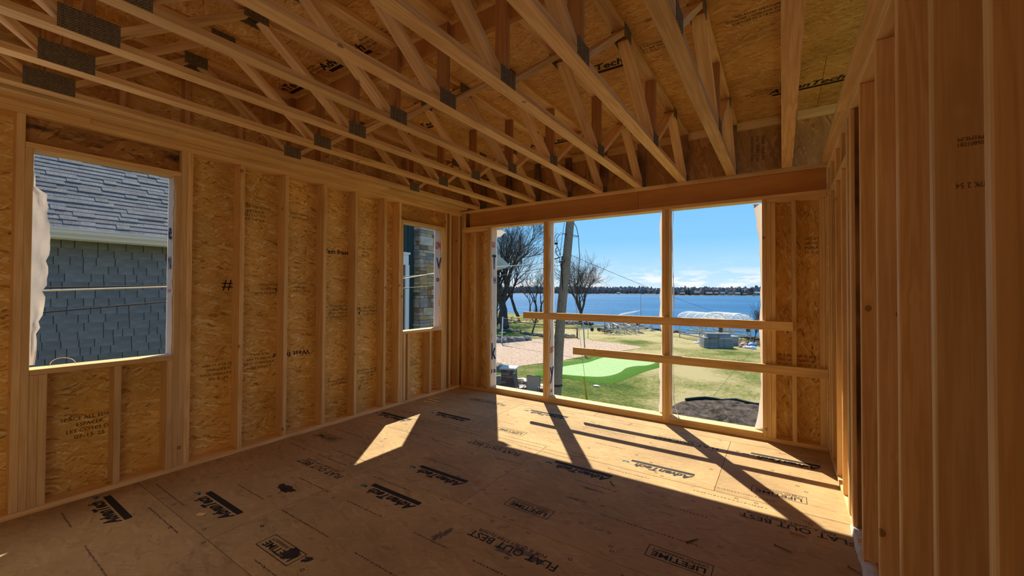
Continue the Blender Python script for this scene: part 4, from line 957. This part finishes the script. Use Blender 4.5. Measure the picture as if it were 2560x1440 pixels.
# ---- utility pole with its wires
PD = 12.75
pole = [gz(1379, 1082, GZ)]+[at(px, py, PD) for px, py in ((1385, 1030), (1390, 985), (1396, 880), (1402, 795), (1405.5, 755), (1416, 655), (1425, 560), (1437, 450), (1450, 330))]
M_pole = lumber('weathered_pole_wood', (.30, .235, .17), (.08, .058, .040), knots=False, grain=4.0, rough=.85)
pe = empty('utility_pole', pole[0], 'leaning weathered wooden utility pole outside the middle window bay', 'utility pole')
bm = bmesh.new(); addtube(bm, [Vector((i*.0, 0, 0)) for i in range(2)] if False else pole, [.18, .176, .172, .16, .15, .147, .138, .13, .122, .115], 14)
# grain follows X in the material: keep the pole mesh in a frame whose X is its axis
Mp = frame(pole[0], pole[-1]-pole[0], (0, 1, 0)); Mi = Mp.inverted()
for v in bm.verts: v.co = Mi @ v.co
obj('shaft', mesh_from(bm, M_pole, True), None, Mp, pe)
M_cable = flat('black_cable', (.025, .025, .028), .5); M_lcable = flat('pale_cable', (.50, .50, .46), .5)
bd = at(1391, 962, PD); bm = bmesh.new(); addtube(bm, [bd-Vector((0, 0, .03)), bd+Vector((0, 0, .03))], .19, 14); obj('band', mesh_from(bm, M_cable), None, None, pe)
def pxtube(nm, pts, d, r, mat, par=None, **k): return tube(nm, [at(x, y, d) for x, y in pts], r, mat, par, n=5, **k)
pxtube('conduit', [(1405, 640), (1403, 680), (1406, 700), (1407, 730)], PD-.12, .02, M_cable, pe)
pxtube('bracket', [(1382, 649), (1391, 646), (1397, 644)], PD-.1, .022, M_cable, pe)
pxtube('bracket', [(1397, 655), (1404, 654), (1412, 651)], PD-.14, .022, M_cable, pe)
pxtube('splice_box', [(1386, 608), (1394, 609)], PD-.1, .045, M_cable, pe)
pxtube('jumper_wire', [(1387, 605), (1386, 594), (1391, 586), (1400, 582), (1415, 585), (1445, 590)], PD-.1, .010, M_cable, pe)
pxtube('jumper_wire', [(1391, 605), (1392, 596), (1398, 587), (1408, 584), (1418, 588)], PD-.14, .010, M_cable, pe)
pxtube('jumper_wire', [(1392, 610), (1393, 618), (1389, 624), (1391, 634), (1399, 645), (1402, 665), (1404, 690)], PD-.1, .012, M_cable, pe)
pxtube('jumper_wire', [(1394, 617), (1399, 630), (1401, 645)], PD-.14, .010, M_cable, pe)
pxtube('jumper_wire', [(1388, 660), (1385, 668), (1388, 680), (1396, 688), (1404, 685)], PD-.1, .009, M_cable, pe)
pxtube('drop_wire', [(1411, 556), (1406, 590), (1402, 620), (1400, 645)], PD-.1, .008, M_cable, pe)
pxtube('drop_wire', [(1434, 556), (1441, 568), (1446, 590), (1449, 640), (1446, 700), (1444, 740)], PD+.1, .011, M_cable, pe)
pxtube('drop_wire', [(1446, 592), (1433, 592)], PD+.1, .009, M_cable, pe)
P0 = at(1402, 655, PD)
tube('service_cable', [P0, Vector((-6.0, 8.32, 2.10)), Vector((-6.0, 6.23, 1.87)), Vector((-6, 5.34, 1.73)), Vector((-6, 3.5, 1.58)), Vector((-6, 1.74, 1.53)), Vector((-6, .78, 1.48)), Vector((-6, -4, 1.6)), Vector((-6, -12, 2.4))], .009, M_lcable, None, label='pale service cable from the pole passing the left wall windows', category='cable')
tube('service_cable', [P0+Vector((0, 0, .05)), Vector((-6.05, 8.32, 2.03)), Vector((-6.05, 6.23, 1.84)), Vector((-6.05, 5.34, 1.76)), Vector((-6.05, 3.5, 1.60)), Vector((-6.05, 1.74, 1.545)), Vector((-6.05, .78, 1.51)), Vector((-6.05, -4, 1.6)), Vector((-6.05, -12, 2.4))], .007, M_cable, None, label='thin black cable running close beside the pale service cable', category='cable')
tube('service_cable', [P0+Vector((0, 0, -.1)), Vector((-6.0, 6.5, 1.62)), Vector((-6.0, 4.0, 1.45)), Vector((-6, 1.74, 1.355)), Vector((-6, .78, 1.27)), Vector((-6, -4, 1.0)), Vector((-6, -12, 1.5))], .007, M_cable, None, label='lower black cable crossing the left wall window', category='cable')
tube('overhead_line', cable_pts(at(1423, 636, PD), at(1960, 800, 60), 1.0, 20), .007, M_cable, None, label='long thin overhead line falling to the right across the lake view', category='cable')
tube('guy_wire', [at(1432, 700, PD+.2), gz(1470, 1008, GZ)+Vector((0, 0, .0))], .007, M_galv, None, label='thin guy wire right of the utility pole', category='guy wire')
gA = at(1453.5, 938, 15.9); gB = gz(1468, 1010, GZ)
tube('guy_guard', [gB.lerp(at(1432, 700, PD+.2), .26), gB], .030, flat('yellow_plastic', (.62, .42, .02), .5), None, label='yellow plastic guard on the foot of the guy wire', category='guard')
ant = gz(1602, 818, GZ); tube('mast', [ant, at(1602, 736, (ant-CAM).dot(CF))], .035, M_galv, None, label='tall thin mast standing at the lake edge', category='mast')

# ---- bare trees
M_bark = noisy('grey_bark', (.025, .019, .016), (.095, .075, .058), 6., 1.0, .03)
M_bark2 = noisy('light_bark', (.06, .045, .035), (.15, .115, .09), 8., .8, .02)
def tree(base, h, seed, label, trunk_r, mat, leaders=3, spread=.45, depth_=5, lean=0., split=.22, kids=4, group=None, name='bare_tree', minr=.006, up=.25):
    rnd = random.Random(seed); bm = bmesh.new(); cnt = [0]
    tw = bmesh.new()
    def grow(p, d, L_, r, lv):
        cnt[0] += 1
        n = 4 if lv < 2 else 3; pts = [p.copy()]; q = p.copy(); dd = d.copy()
        for i in range(n):
            dd = (dd+Vector((rnd.gauss(0, .13), rnd.gauss(0, .13), rnd.gauss(up*.25, .08)))).normalized(); q = q+dd*(L_/n); pts.append(q.copy())
        r1 = max(minr*.6, r*(.62 if lv else .75)); rs = [r+(r1-r)*i/n for i in range(n+1)]
        addtube(bm if lv < 3 else tw, pts, rs, 7 if lv == 0 else 5 if lv < 3 else 3, cap=False)
        if lv >= depth_: return
        k = leaders if lv == 0 else kids+(1 if lv == 2 else 0)
        for j in range(k):
            a = rnd.uniform(0, 2*pi) if lv else 2*pi*(j+rnd.uniform(-.2, .2))/k
            tt = 1.0 if (lv == 0 or j < 2) else rnd.uniform(.35, .95)
            ii = min(n-1, int(tt*n)); pp = pts[ii].lerp(pts[ii+1], tt*n-ii) if tt < 1 else pts[-1]
            ax = dd.orthogonal().normalized(); ax.rotate(Matrix.Rotation(a, 3, dd))
            sp_ = spread*rnd.uniform(.6, 1.35)*(1.25 if tt < 1 else .8)
            nd = (dd*cos(sp_)+ax*sin(sp_)).normalized()
            grow(pp, nd, L_*rnd.uniform(.60, .84)*(1 if lv else (1-split)/split*.42), max(minr, r1*rnd.uniform(.55, .85)), lv+1)
    grow(Vector((0, 0, 0)), Vector((lean, 0, 1)).normalized(), h*split, trunk_r, 0)
    e = empty(name, base, label, 'tree' if name != 'bare_shrub' else 'shrub', group)
    obj('trunk', mesh_from(bm, mat, True), None, WM[e.name], e)
    obj('twigs', mesh_from(tw, mat, True), None, WM[e.name], e)
    return cnt[0]
G_ = 'leafless trees on the lake bank'
tree(gz(1262, 822), 19.0, 12, 'huge bare tree with a forked dark trunk behind the volleyball net', .56, M_bark, leaders=4, spread=.42, depth_=6, kids=4, split=.16, group=G_, minr=.010)
tree(gz(1250, 812)+Vector((-1.5, 2, 0)), 15, 31, 'bare tree crowding in beside the huge one at the left jamb', .30, M_bark, leaders=3, depth_=5, kids=4, split=.2, group=G_, minr=.011)
tree(gz(1297, 803), 15, 5, 'dark slim bare tree just right of the huge forked trunk', .26, M_bark, leaders=3, spread=.4, depth_=5, kids=4, group=G_, minr=.012)
tree(gz(1331, 832), 3.4, 8, 'small young bare tree in the stone-edged bed', .09, M_bark, leaders=4, spread=.6, depth_=4, kids=4, split=.3, group=G_, minr=.008)
tree(gz(1450, 806), 10.0, 23, 'round-crowned bare tree on the shore right of the utility pole', .30, M_bark2, leaders=5, spread=.55, depth_=5, kids=4, split=.14, group=G_, minr=.012)
tree(gz(1340, 793), 10, 41, 'distant slender bare tree left of the left window post', .2, M_bark, leaders=3, spread=.42, depth_=5, kids=3, group=G_, minr=.014)
tree(gz(1352, 791), 9, 42, 'distant bare tree touching the left window post', .2, M_bark2, leaders=3, spread=.45, depth_=5, kids=3, group=G_, minr=.014)
tree(gz(1322, 791), 8, 43, 'distant low bare tree seen between the two dark trunks', .16, M_bark2, leaders=3, spread=.45, depth_=5, kids=3, group=G_, minr=.014)
tree(gz(1243, 812), 8.0, 44, 'thin crooked bare tree beside the left jamb', .17, M_bark, leaders=3, spread=.4, depth_=4, kids=4, group=G_, minr=.012)
tree(gz(1886, 853), 3.9, 51, 'grey leafless shrub at the right end of the lawn', .05, M_bark2, leaders=9, spread=.34, depth_=4, kids=3, split=.16, name='bare_shrub', minr=.007)
fp = farpt(1884, 470); tree(fp, 13, 61, 'tall bare tree standing over the far shore at the right', .5, M_bark, leaders=4, spread=.6, depth_=4, kids=4, split=.3, minr=.05)
# brush at the foot of the shrub
bm = bmesh.new(); rnd = random.Random(9); c_ = gz(1893, 862)
for k in range(260):
    p = c_+Vector((rnd.gauss(0, .9), rnd.gauss(0, .8), 0)); addtube(bm, [p, p+Vector((rnd.gauss(0, .2), rnd.gauss(0, .2), rnd.uniform(.2, .7)))], [.008, .004], 3, cap=False)
obj('dry_brush', mesh_from(bm, M_bark), None, None, None, label='dark dry brush under the leafless shrub', category='brush', kind='stuff')

# ---- boat lifts, dock sections and shore clutter
M_alu = flat('lift_aluminium', (.42, .42, .40), .45, metal=.5); M_canopy = flat('white_canopy_rib', (.78, .78, .76), .5); M_dock = hued('grey_dock_section', [(.28, .285, .275), (.32, .325, .31), (.25, .255, .25)], scale=2.)
def lift(c, rz, w, l, h, label, canopy=True, name='boat_lift'):
    e = empty(name, c, label, 'boat lift', 'boat lifts parked on the lawn', rz=rz); R_ = WM[e.name]
    def P(*v): return R_ @ Vector(v)
    for sx in (-1, 1):
        for sy in (-1, 1):
            x, y = sx*w/2, sy*l/2
            bm = bmesh.new(); addbar(bm, P(x, y, 0), P(x, y, h), .09); addbar(bm, P(x-.15, y, .02), P(x+.15, y, .02), .2, .04); obj('leg', mesh_from(bm, M_alu), None, None, e)
    for z, nm in ((.35, 'lower_beam'), (h*.75, 'upper_beam')):
        for sx in (-1, 1):
            bm = bmesh.new(); addbar(bm, P(sx*w/2, -l/2, z), P(sx*w/2, l/2, z), .10); obj(nm, mesh_from(bm, M_alu), None, None, e)
        for sy in (-1, 1):
            bm = bmesh.new(); addbar(bm, P(-w/2, sy*l/2, z), P(w/2, sy*l/2, z), .10); obj(nm, mesh_from(bm, M_alu), None, None, e)
    for sx in (-1, 1):
        bm = bmesh.new(); addbar(bm, P(sx*w/2, -l/2, .35), P(sx*w/2, l/2*.2, h*.75), .06); obj('brace', mesh_from(bm, M_alu), None, None, e)
        bm = bmesh.new(); addbar(bm, P(sx*w*.22, -l*.42, h*.42), P(sx*w*.22, l*.42, h*.42), .14); obj('bunk', mesh_from(bm, M_alu), None, None, e)
    bm = bmesh.new(); addbar(bm, P(w/2+.02, -l*.4, .7), P(w/2+.02, -l*.4, 1.25), .45, .3); obj('winch_box', mesh_from(bm, M_frame), None, None, e)
    if canopy:
        for k in range(4):
            y = -l*.55+l*1.10*k/3
            bm = bmesh.new(); addtube(bm, [P(w*.56*cos(a), y, h+.1+.62*sin(a)) for a in [pi*q/10 for q in range(11)]], .035, 5); obj('canopy_rib', mesh_from(bm, M_canopy), None, None, e)
        for q in range(0, 19):
            a = pi*q/18; bm = bmesh.new(); addtube(bm, [P(w*.56*cos(a), -l*.55, h+.1+.62*sin(a)), P(w*.56*cos(a), l*.55, h+.1+.62*sin(a))], .02, 4); obj('canopy_rail', mesh_from(bm, M_canopy), None, None, e)
lift(gz(1752, 847), .85, 2.3, 3.0, 1.75, 'aluminium boat lift with arched white canopy frame, left of the pair behind the dock stack')
lift(gz(1819, 846), .85, 2.3, 3.0, 1.70, 'aluminium boat lift with arched white canopy frame, right of the pair by the shrub')
lift(gz(1552, 826), .5, 3.0, 4.4, 1.55, 'boat lift with a low slatted canopy at the shore, seen under the upper rail', canopy=False)
lift(gz(1580, 823), .9, 2.6, 3.8, 1.2, 'bare low boat lift frame crowding the shore pile', canopy=False)
e = empty('canopy_frame', gz(1570, 822), 'low white slatted canopy frame above the shore lifts', 'canopy'); cc = at(1572, 783, 50)
for k in range(11):
    p0 = at(1546+k*4.6, 788.5-k*.75, 50); tube('slat', [p0, p0+Vector((.15, .9, .22))], .03, M_canopy, e, n=4)
tube('rail', [at(1541, 789, 50), at(1590, 781, 50)], .03, M_canopy, e, n=4); tube('rail', [at(1548, 786, 51), at(1590, 777.5, 51)], .03, M_canopy, e, n=4)
for pz in ((1546, 788), (1590, 781)): tube('leg', [at(pz[0], pz[1], 50), Vector((at(pz[0], pz[1], 50).x, at(pz[0], pz[1], 50).y, GZ))], .03, M_alu, e, n=4)
# stacked dock sections
dp = gz(1790, 868); ds = empty('dock_stack', dp, 'tall neat stack of grey-blue dock sections in front of the boat lifts', 'dock sections', rz=.45); R_ = WM[ds.name]
for k in range(7):
    l = 2.2-.02*k if k < 5 else 1.8; xo = 0 if k < 5 else .15
    for s_ in (-1, 1):
        obj('dock_section', box_me(round(l/2-.02, 2), 1.1 if k < 5 else .7, .145, .01, M_dock), None, R_ @ Matrix.Translation((xo+s_*l/4, 0 if k < 5 else .15, .09+.158*k)), ds)
dp = gz(1826, 862); ds = empty('dock_stack', dp, 'shorter grey dock stack at the right end of the tall stack', 'dock sections', rz=.45); R_ = WM[ds.name]
for k in range(4): obj('dock_section', box_me(.9, 1.0, .17, .01, M_dock), None, R_ @ Matrix.Translation((0.0, 0, .10+.185*k)), ds)
e = empty('tool_pile', gz(1785, 868)+Vector((0, 0, 0)), 'loose dark brackets lying on top of the dock stack', 'brackets')
rnd = random.Random(3)
for k in range(7):
    p = at(1772+rnd.uniform(0, 20), 846+rnd.uniform(-1, 2), 31.1); bm = bmesh.new(); addbar(bm, p, p+Vector((rnd.uniform(-.4, .4), rnd.uniform(-.2, .2), rnd.uniform(.0, .18))), .06); obj('bracket', mesh_from(bm, M_frame), None, None, e)
def lump(px, py, r, col, label, cat='bag', sq=.6):
    p = gz(px, py); bm = bmesh.new(); bmesh.ops.create_icosphere(bm, subdivisions=2, radius=1)
    for v in bm.verts:
        k = 1+.4*noise.noise(v.co*2+Vector((px, 0, 0))); v.co = Vector((v.co.x*r*k, v.co.y*r*k, max(-.2*r, v.co.z*r*sq*k)))
    obj(cat.replace(' ', '_'), mesh_from(bm, flat('lump%d' % px, col, .6, var=.3, nscale=4)), None, Matrix.Translation(p+Vector((0, 0, r*.2))), None, label=label, category=cat)
lump(1744, 858, .26, (.75, .77, .78), 'white plastic bag at the left foot of the dock stack')
lump(1880, 864, .34, (.08, .22, .55), 'blue tarp bundle among the clutter by the shrub', 'tarp')
lump(1860, 863, .28, (.55, .25, .20), 'red-brown bundle left of the blue tarp', 'bundle')
lump(1866, 870, .26, (.70, .70, .70), 'white bundle in front of the red-brown one', 'bundle')
lump(1881, 872, .28, (.62, .68, .72), 'pale blue-white bundle in front of the blue tarp', 'bundle')
lump(1852, 868, .2, (.12, .11, .10), 'black bundle at the left end of the clutter', 'bundle')
# trailers and frames lying along the shore
def bars(name, n, x0, x1, y0, y1, label, mat, seed, cat='frame'):
    rnd = random.Random(seed); e = empty(name, gz((x0+x1)/2, (y0+y1)/2), label, cat)
    for k in range(n):
        p = gz(rnd.uniform(x0, x1), rnd.uniform(y0, y1)); z0 = rnd.uniform(.05, .6); d = Vector((rnd.uniform(-1.6, 1.6), rnd.uniform(-.5, .5), rnd.uniform(-.1, .25)))
        bm = bmesh.new(); addbar(bm, p+Vector((0, 0, z0))-d*.5, p+Vector((0, 0, z0+.05))+d*.5, rnd.uniform(.05, .1)); obj('bar', mesh_from(bm, mat), None, None, e)
        if k % 3 == 0:
            bm = bmesh.new(); addbar(bm, p, p+Vector((0, 0, z0+.5)), .05); obj('upright', mesh_from(bm, mat), None, None, e)
bars('frame_pile', 30, 1512, 1600, 822, 838, 'jumble of metal dock frames lying under the shore lifts', M_alu, 4)
bars('frame_pile', 14, 1508, 1545, 829, 837, 'dark low frames at the left end of the shore jumble', M_frame, 14)
te = empty('boat_trailer', gz(1488, 826), 'low boat trailer with two wheels at the shore', 'trailer')
tb = gz(1480, 826); tc_ = gz(1530, 824)
bm = bmesh.new(); addbar(bm, tb+Vector((0, 0, .5)), tc_+Vector((0, 0, .5)), .09); addbar(bm, tb+Vector((.2, .9, .5)), tc_+Vector((0, .9, .5)), .09); obj('rail', mesh_from(bm, M_alu), None, None, te)
for px in (1480, 1497):
    p = gz(px, 828); bm = bmesh.new(); bmesh.ops.create_cone(bm, segments=16, radius1=.19, radius2=.19, depth=.12, cap_ends=True, matrix=frame(p+Vector((0, 0, .2)), (0, 0, 1), CR)); obj('wheel', mesh_from(bm, M_cable), None, None, te)
for px, py, h, lab in ((1470, 845, 1.9, 'thin dark stake left of the boat trailer'), (1591, 822, 1.3, 'thin stake right of the shore lifts'), (1513, 824, 1.5, 'thin stake beside the boat trailer')):
    p = gz(px, py); tube('stake', [p, p+Vector((.05, 0, h))], .03, M_galv, None, n=5, label=lab, category='stake')
# picnic bench and bits on the left bank
for px, py, lab in ((1288, 806, 'pale picnic table on the bank left of the dark slim tree'), (1330, 805, 'pale picnic table on the bank right of the dark slim tree')):
    p = gz(px, py); e = empty('picnic_table', p, lab, 'table')
    bm = bmesh.new(); addbox(bm, -.9, .9, -.38, .38, .70, .75, Matrix.Translation(p)); obj('table_top', mesh_from(bm, M_truss), None, None, e)
    for s_ in (-1, 1):
        bm = bmesh.new(); addbox(bm, -.9, .9, s_*.7-.13, s_*.7+.13, .42, .46, Matrix.Translation(p)); obj('bench', mesh_from(bm, M_truss), None, None, e)
        bm = bmesh.new(); addbar(bm, p+Vector((s_*.6, -.7, 0)), p+Vector((s_*.6, .2, .7)), .08); addbar(bm, p+Vector((s_*.6, .7, 0)), p+Vector((s_*.6, -.2, .7)), .08); obj('leg', mesh_from(bm, M_truss), None, None, e)

# ---- the neighbour's house
NX = -9.5
M_side = hued('slate_blue_shingle', [(.165, .195, .222), (.18, .21, .238), (.152, .182, .208)], .75, 5.)
M_roof = hued('grey_roof_shingle', [(.142, .140, .142), (.16, .158, .16), (.125, .123, .127), (.15, .148, .152), (.178, .174, .174)], .9, 30.)
M_teal = flat('dark_teal_siding', (.025, .055, .060), .7); M_trim = flat('cream_white_trim', (.60, .62, .58), .5); M_trimw = flat('white_trim', (.72, .74, .75), .5); M_dark = flat('dark_glass', (.010, .012, .015), .12, spec=.6)
nh = empty('neighbour_house', (NX, 3, GZ), 'slate blue shingled house with grey roof and stone corner beyond the left wall', 'house')
EZ = 2.28
bx('wall', NX-8, NX-.02, -6, 7.3, GZ, EZ, M_side, nh, b=0)
EX = .134
rnd = random.Random(6); hid = bmesh.new(); npart = 0
def shingle(y, z, w, vis):
    global npart
    if vis and npart < 296:
        npart += 1
        obj('siding_shingle', box_me(round(w-.006, 2), EX+.012, .011, .0015, M_side), None, frame((NX-.008+.003*rnd.random(), y+w/2, z+EX/2), (0, 1, 0), (.06, 0, 1)), nh)
    else: addbox(hid, NX-.02, NX-.004, y+.003, y+w-.003, z+.001, z+EX-.003)
k = 0
z = EZ-EX
while z > GZ:
    y = -5.9+rnd.random()*.2
    while y < 7.2:
        w = rnd.choice((.12, .15, .18, .20, .23, .27, .30)); shingle(y, z+rnd.choice((0, 0, .004)), w, 1.02 < y < 2.95 and z > .0); y += w
    z -= EX
obj('more_siding_shingles', mesh_from(hid, M_side), None, None, nh, kind='stuff')
# roof, 12 in 12, running up away from us
rd = Vector((-1, 0, 1)).normalized(); rn = Vector((1, 0, 1)).normalized(); R0_ = Vector((NX+.34, 0, EZ+.06))
board('roof_deck', R0_+Vector((0, .65, 0))-rn*.03, R0_+Vector((0, .65, 0))+rd*5.5-rn*.03, 13.6, .03, (0, 1, 0), M_roof, nh, 0)
hid = bmesh.new(); npart = 0; RE = .116; i = 0
while i*RE < 5.3:
    y = -6+rnd.random()*.3
    while y < 7.3:
        w = rnd.choice((.17, .20, .25, .30, .36)); c_ = R0_+rd*(i*RE+RE/2)+Vector((0, y+w/2, 0)); th = rnd.choice((.010, .012, .018))
        vis = .75 < y < 3.1 and i < 19
        if vis and npart < 296:
            npart += 1; obj('roof_shingle', box_me(round(w-.004, 2), RE+.01, th, 0, M_roof), None, frame(c_+rn*(th/2), (0, 1, 0), rd+rn*-.09), nh)
        else:
            M_ = frame(c_, (0, 1, 0), rd); addbox(hid, -w/2+.002, w/2-.002, -RE/2, RE/2, 0, th, M_)
        y += w
    i += 1
obj('more_roof_shingles', mesh_from(hid, M_roof), None, None, nh, kind='stuff')
bx('soffit', NX-.05, NX+.30, -6, 7.3, EZ-.005, EZ+.012, M_trim, nh, b=0)
bx('fascia', NX+.28, NX+.30, -6.1, 7.4, EZ-.02, EZ+.13, M_trim, nh, b=0)
bm = bmesh.new(); prof = [(0, .15), (0, .0), (.07, -.0), (.085, .04), (.115, .08), (.12, .125), (.135, .13), (.135, .15), (.12, .15), (.11, .14), (.01, .14)]
vv = [[bm.verts.new((NX+.30+a, y, EZ-.005+b_)) for a, b_ in prof] for y in (-6.1, 7.4)]
for j in range(len(prof)): bm.faces.new((vv[0][j], vv[0][(j+1) % len(prof)], vv[1][(j+1) % len(prof)], vv[1][j]))
bmesh.ops.recalc_face_normals(bm, faces=bm.faces)
obj('gutter', mesh_from(bm, M_trim), None, None, nh)
# lakeside part: dark siding, tall window, stone chimney corner
SX = -9.24
bx('wall', NX-6, SX-.02, 7.32, 12.5, GZ, 6.2, M_teal, nh, b=0)
for k in range(7): bx('batten', SX-.02, SX+.012, 7.42+k*.155, 7.455+k*.155, 2.63, 6.2, M_teal, nh, b=0)
bx('window_head', SX-.02, SX+.05, 7.35, 8.33, 2.25, 2.56, M_trimw, nh, b=0); bx('window_head_cap', SX-.02, SX+.08, 7.32, 8.37, 2.56, 2.62, M_trimw, nh, b=0)
bx('window_trim', SX-.02, SX+.05, 8.22, 8.36, GZ, 2.25, M_trimw, nh, b=0); bx('window_trim', SX-.02, SX+.05, 7.32, 7.45, GZ, 2.25, M_trimw, nh, b=0)
bx('window_pane', SX-.02, SX-.005, 7.45, 8.22, GZ+.3, 2.25, M_dark, nh, b=0)
bx('window_sash', SX-.005, SX+.02, 8.13, 8.17, GZ+.3, 2.25, M_frame, nh, b=0); bx('window_latch', SX, SX+.05, 8.03, 8.13, .86, .95, M_frame, nh, b=0)
for k in range(3): bx('vent_slat', SX-.01, SX+.04, 7.90, 8.13, 2.96+k*.09, 3.02+k*.09, M_trimw, nh, b=0)
M_stone = hued('ledge_stone', [(.32, .27, .22), (.42, .345, .26), (.25, .215, .19), (.48, .385, .26), (.32, .165, .06), (.38, .32, .26), (.44, .29, .13), (.21, .145, .10), (.52, .45, .36), (.29, .245, .22)], .85, 7.)
CX0, CY0, CY1 = -9.0, 8.60, 10.1
bx('chimney_core', NX-.6, CX0-.045, CY0+.045, CY1, GZ, 6.4, M_stone, nh, b=0)
rnd = random.Random(17)
z = GZ; hid = bmesh.new(); npart = 0
while z < 6.3:
    hc = rnd.choice((.09, .13, .19, .24, .28))
    for face in (0, 1):
        u0 = CY0 if face == 0 else 0.0; u1 = CY1 if face == 0 else .32; u = u0
        while u < u1-.02:
            w = min(u1-u, rnd.choice((.16, .24, .32, .42, .52)) if face == 0 else rnd.choice((.16, .32)))
            if u1-u-w < .08: w = u1-u
            subs = [(0, hc)] if hc < .15 or rnd.random() < .6 else [(0, hc*.45), (hc*.45, hc*.55)]
            for dz, hh in subs:
                pr = .02+.035*rnd.random()
                if face == 0: ext = (CX0-.045, CX0-.045+pr+.02, u+.004, u+w-.004, z+dz+.004, z+dz+hh-.004)
                else: ext = (CX0-.03-u-w+.004, CX0-.03-u-.004, CY0+.045-pr-.01, CY0+.045, z+dz+.004, z+dz+hh-.004)
                if .0 < z < 3.3 and u < 9.9 and npart < 298:
                    npart += 1; bx('stone', *[round(q, 3) for q in ext], M_stone, nh, b=.006)
                else: addbox(hid, *ext)
            u += w
    z += hc
obj('more_stones', mesh_from(hid, M_stone), None, None, nh, kind='stuff')
# porch gable corner seen past the big tree
g0 = at(1269, 664, 20); g1 = at(1232, 672, 20); g2 = at(1236, 634, 20)
bk = Vector((-.6, .8, 0))*2.5
bm = bmesh.new(); a = [bm.verts.new(p) for p in (g0, g1+(g1-g0)*2.5, g2+(g2-g0)*2.5)]; b_ = [bm.verts.new(v.co+bk) for v in a]
bm.faces.new(a); bm.faces.new(b_[::-1])
for j in range(3): bm.faces.new((a[j], b_[j], b_[(j+1) % 3], a[(j+1) % 3]))
bmesh.ops.recalc_face_normals(bm, faces=bm.faces); obj('porch_gable', mesh_from(bm, M_trim), None, None, nh)
for q, (pa, pb) in enumerate(((g0, g2+(g2-g0)*2.5), (g0, g1+(g1-g0)*2.5))): board('gable_trim', pa-bk*.03, pb-bk*.03, .16, .05, (0, 0, 1), M_trim, nh, .002)
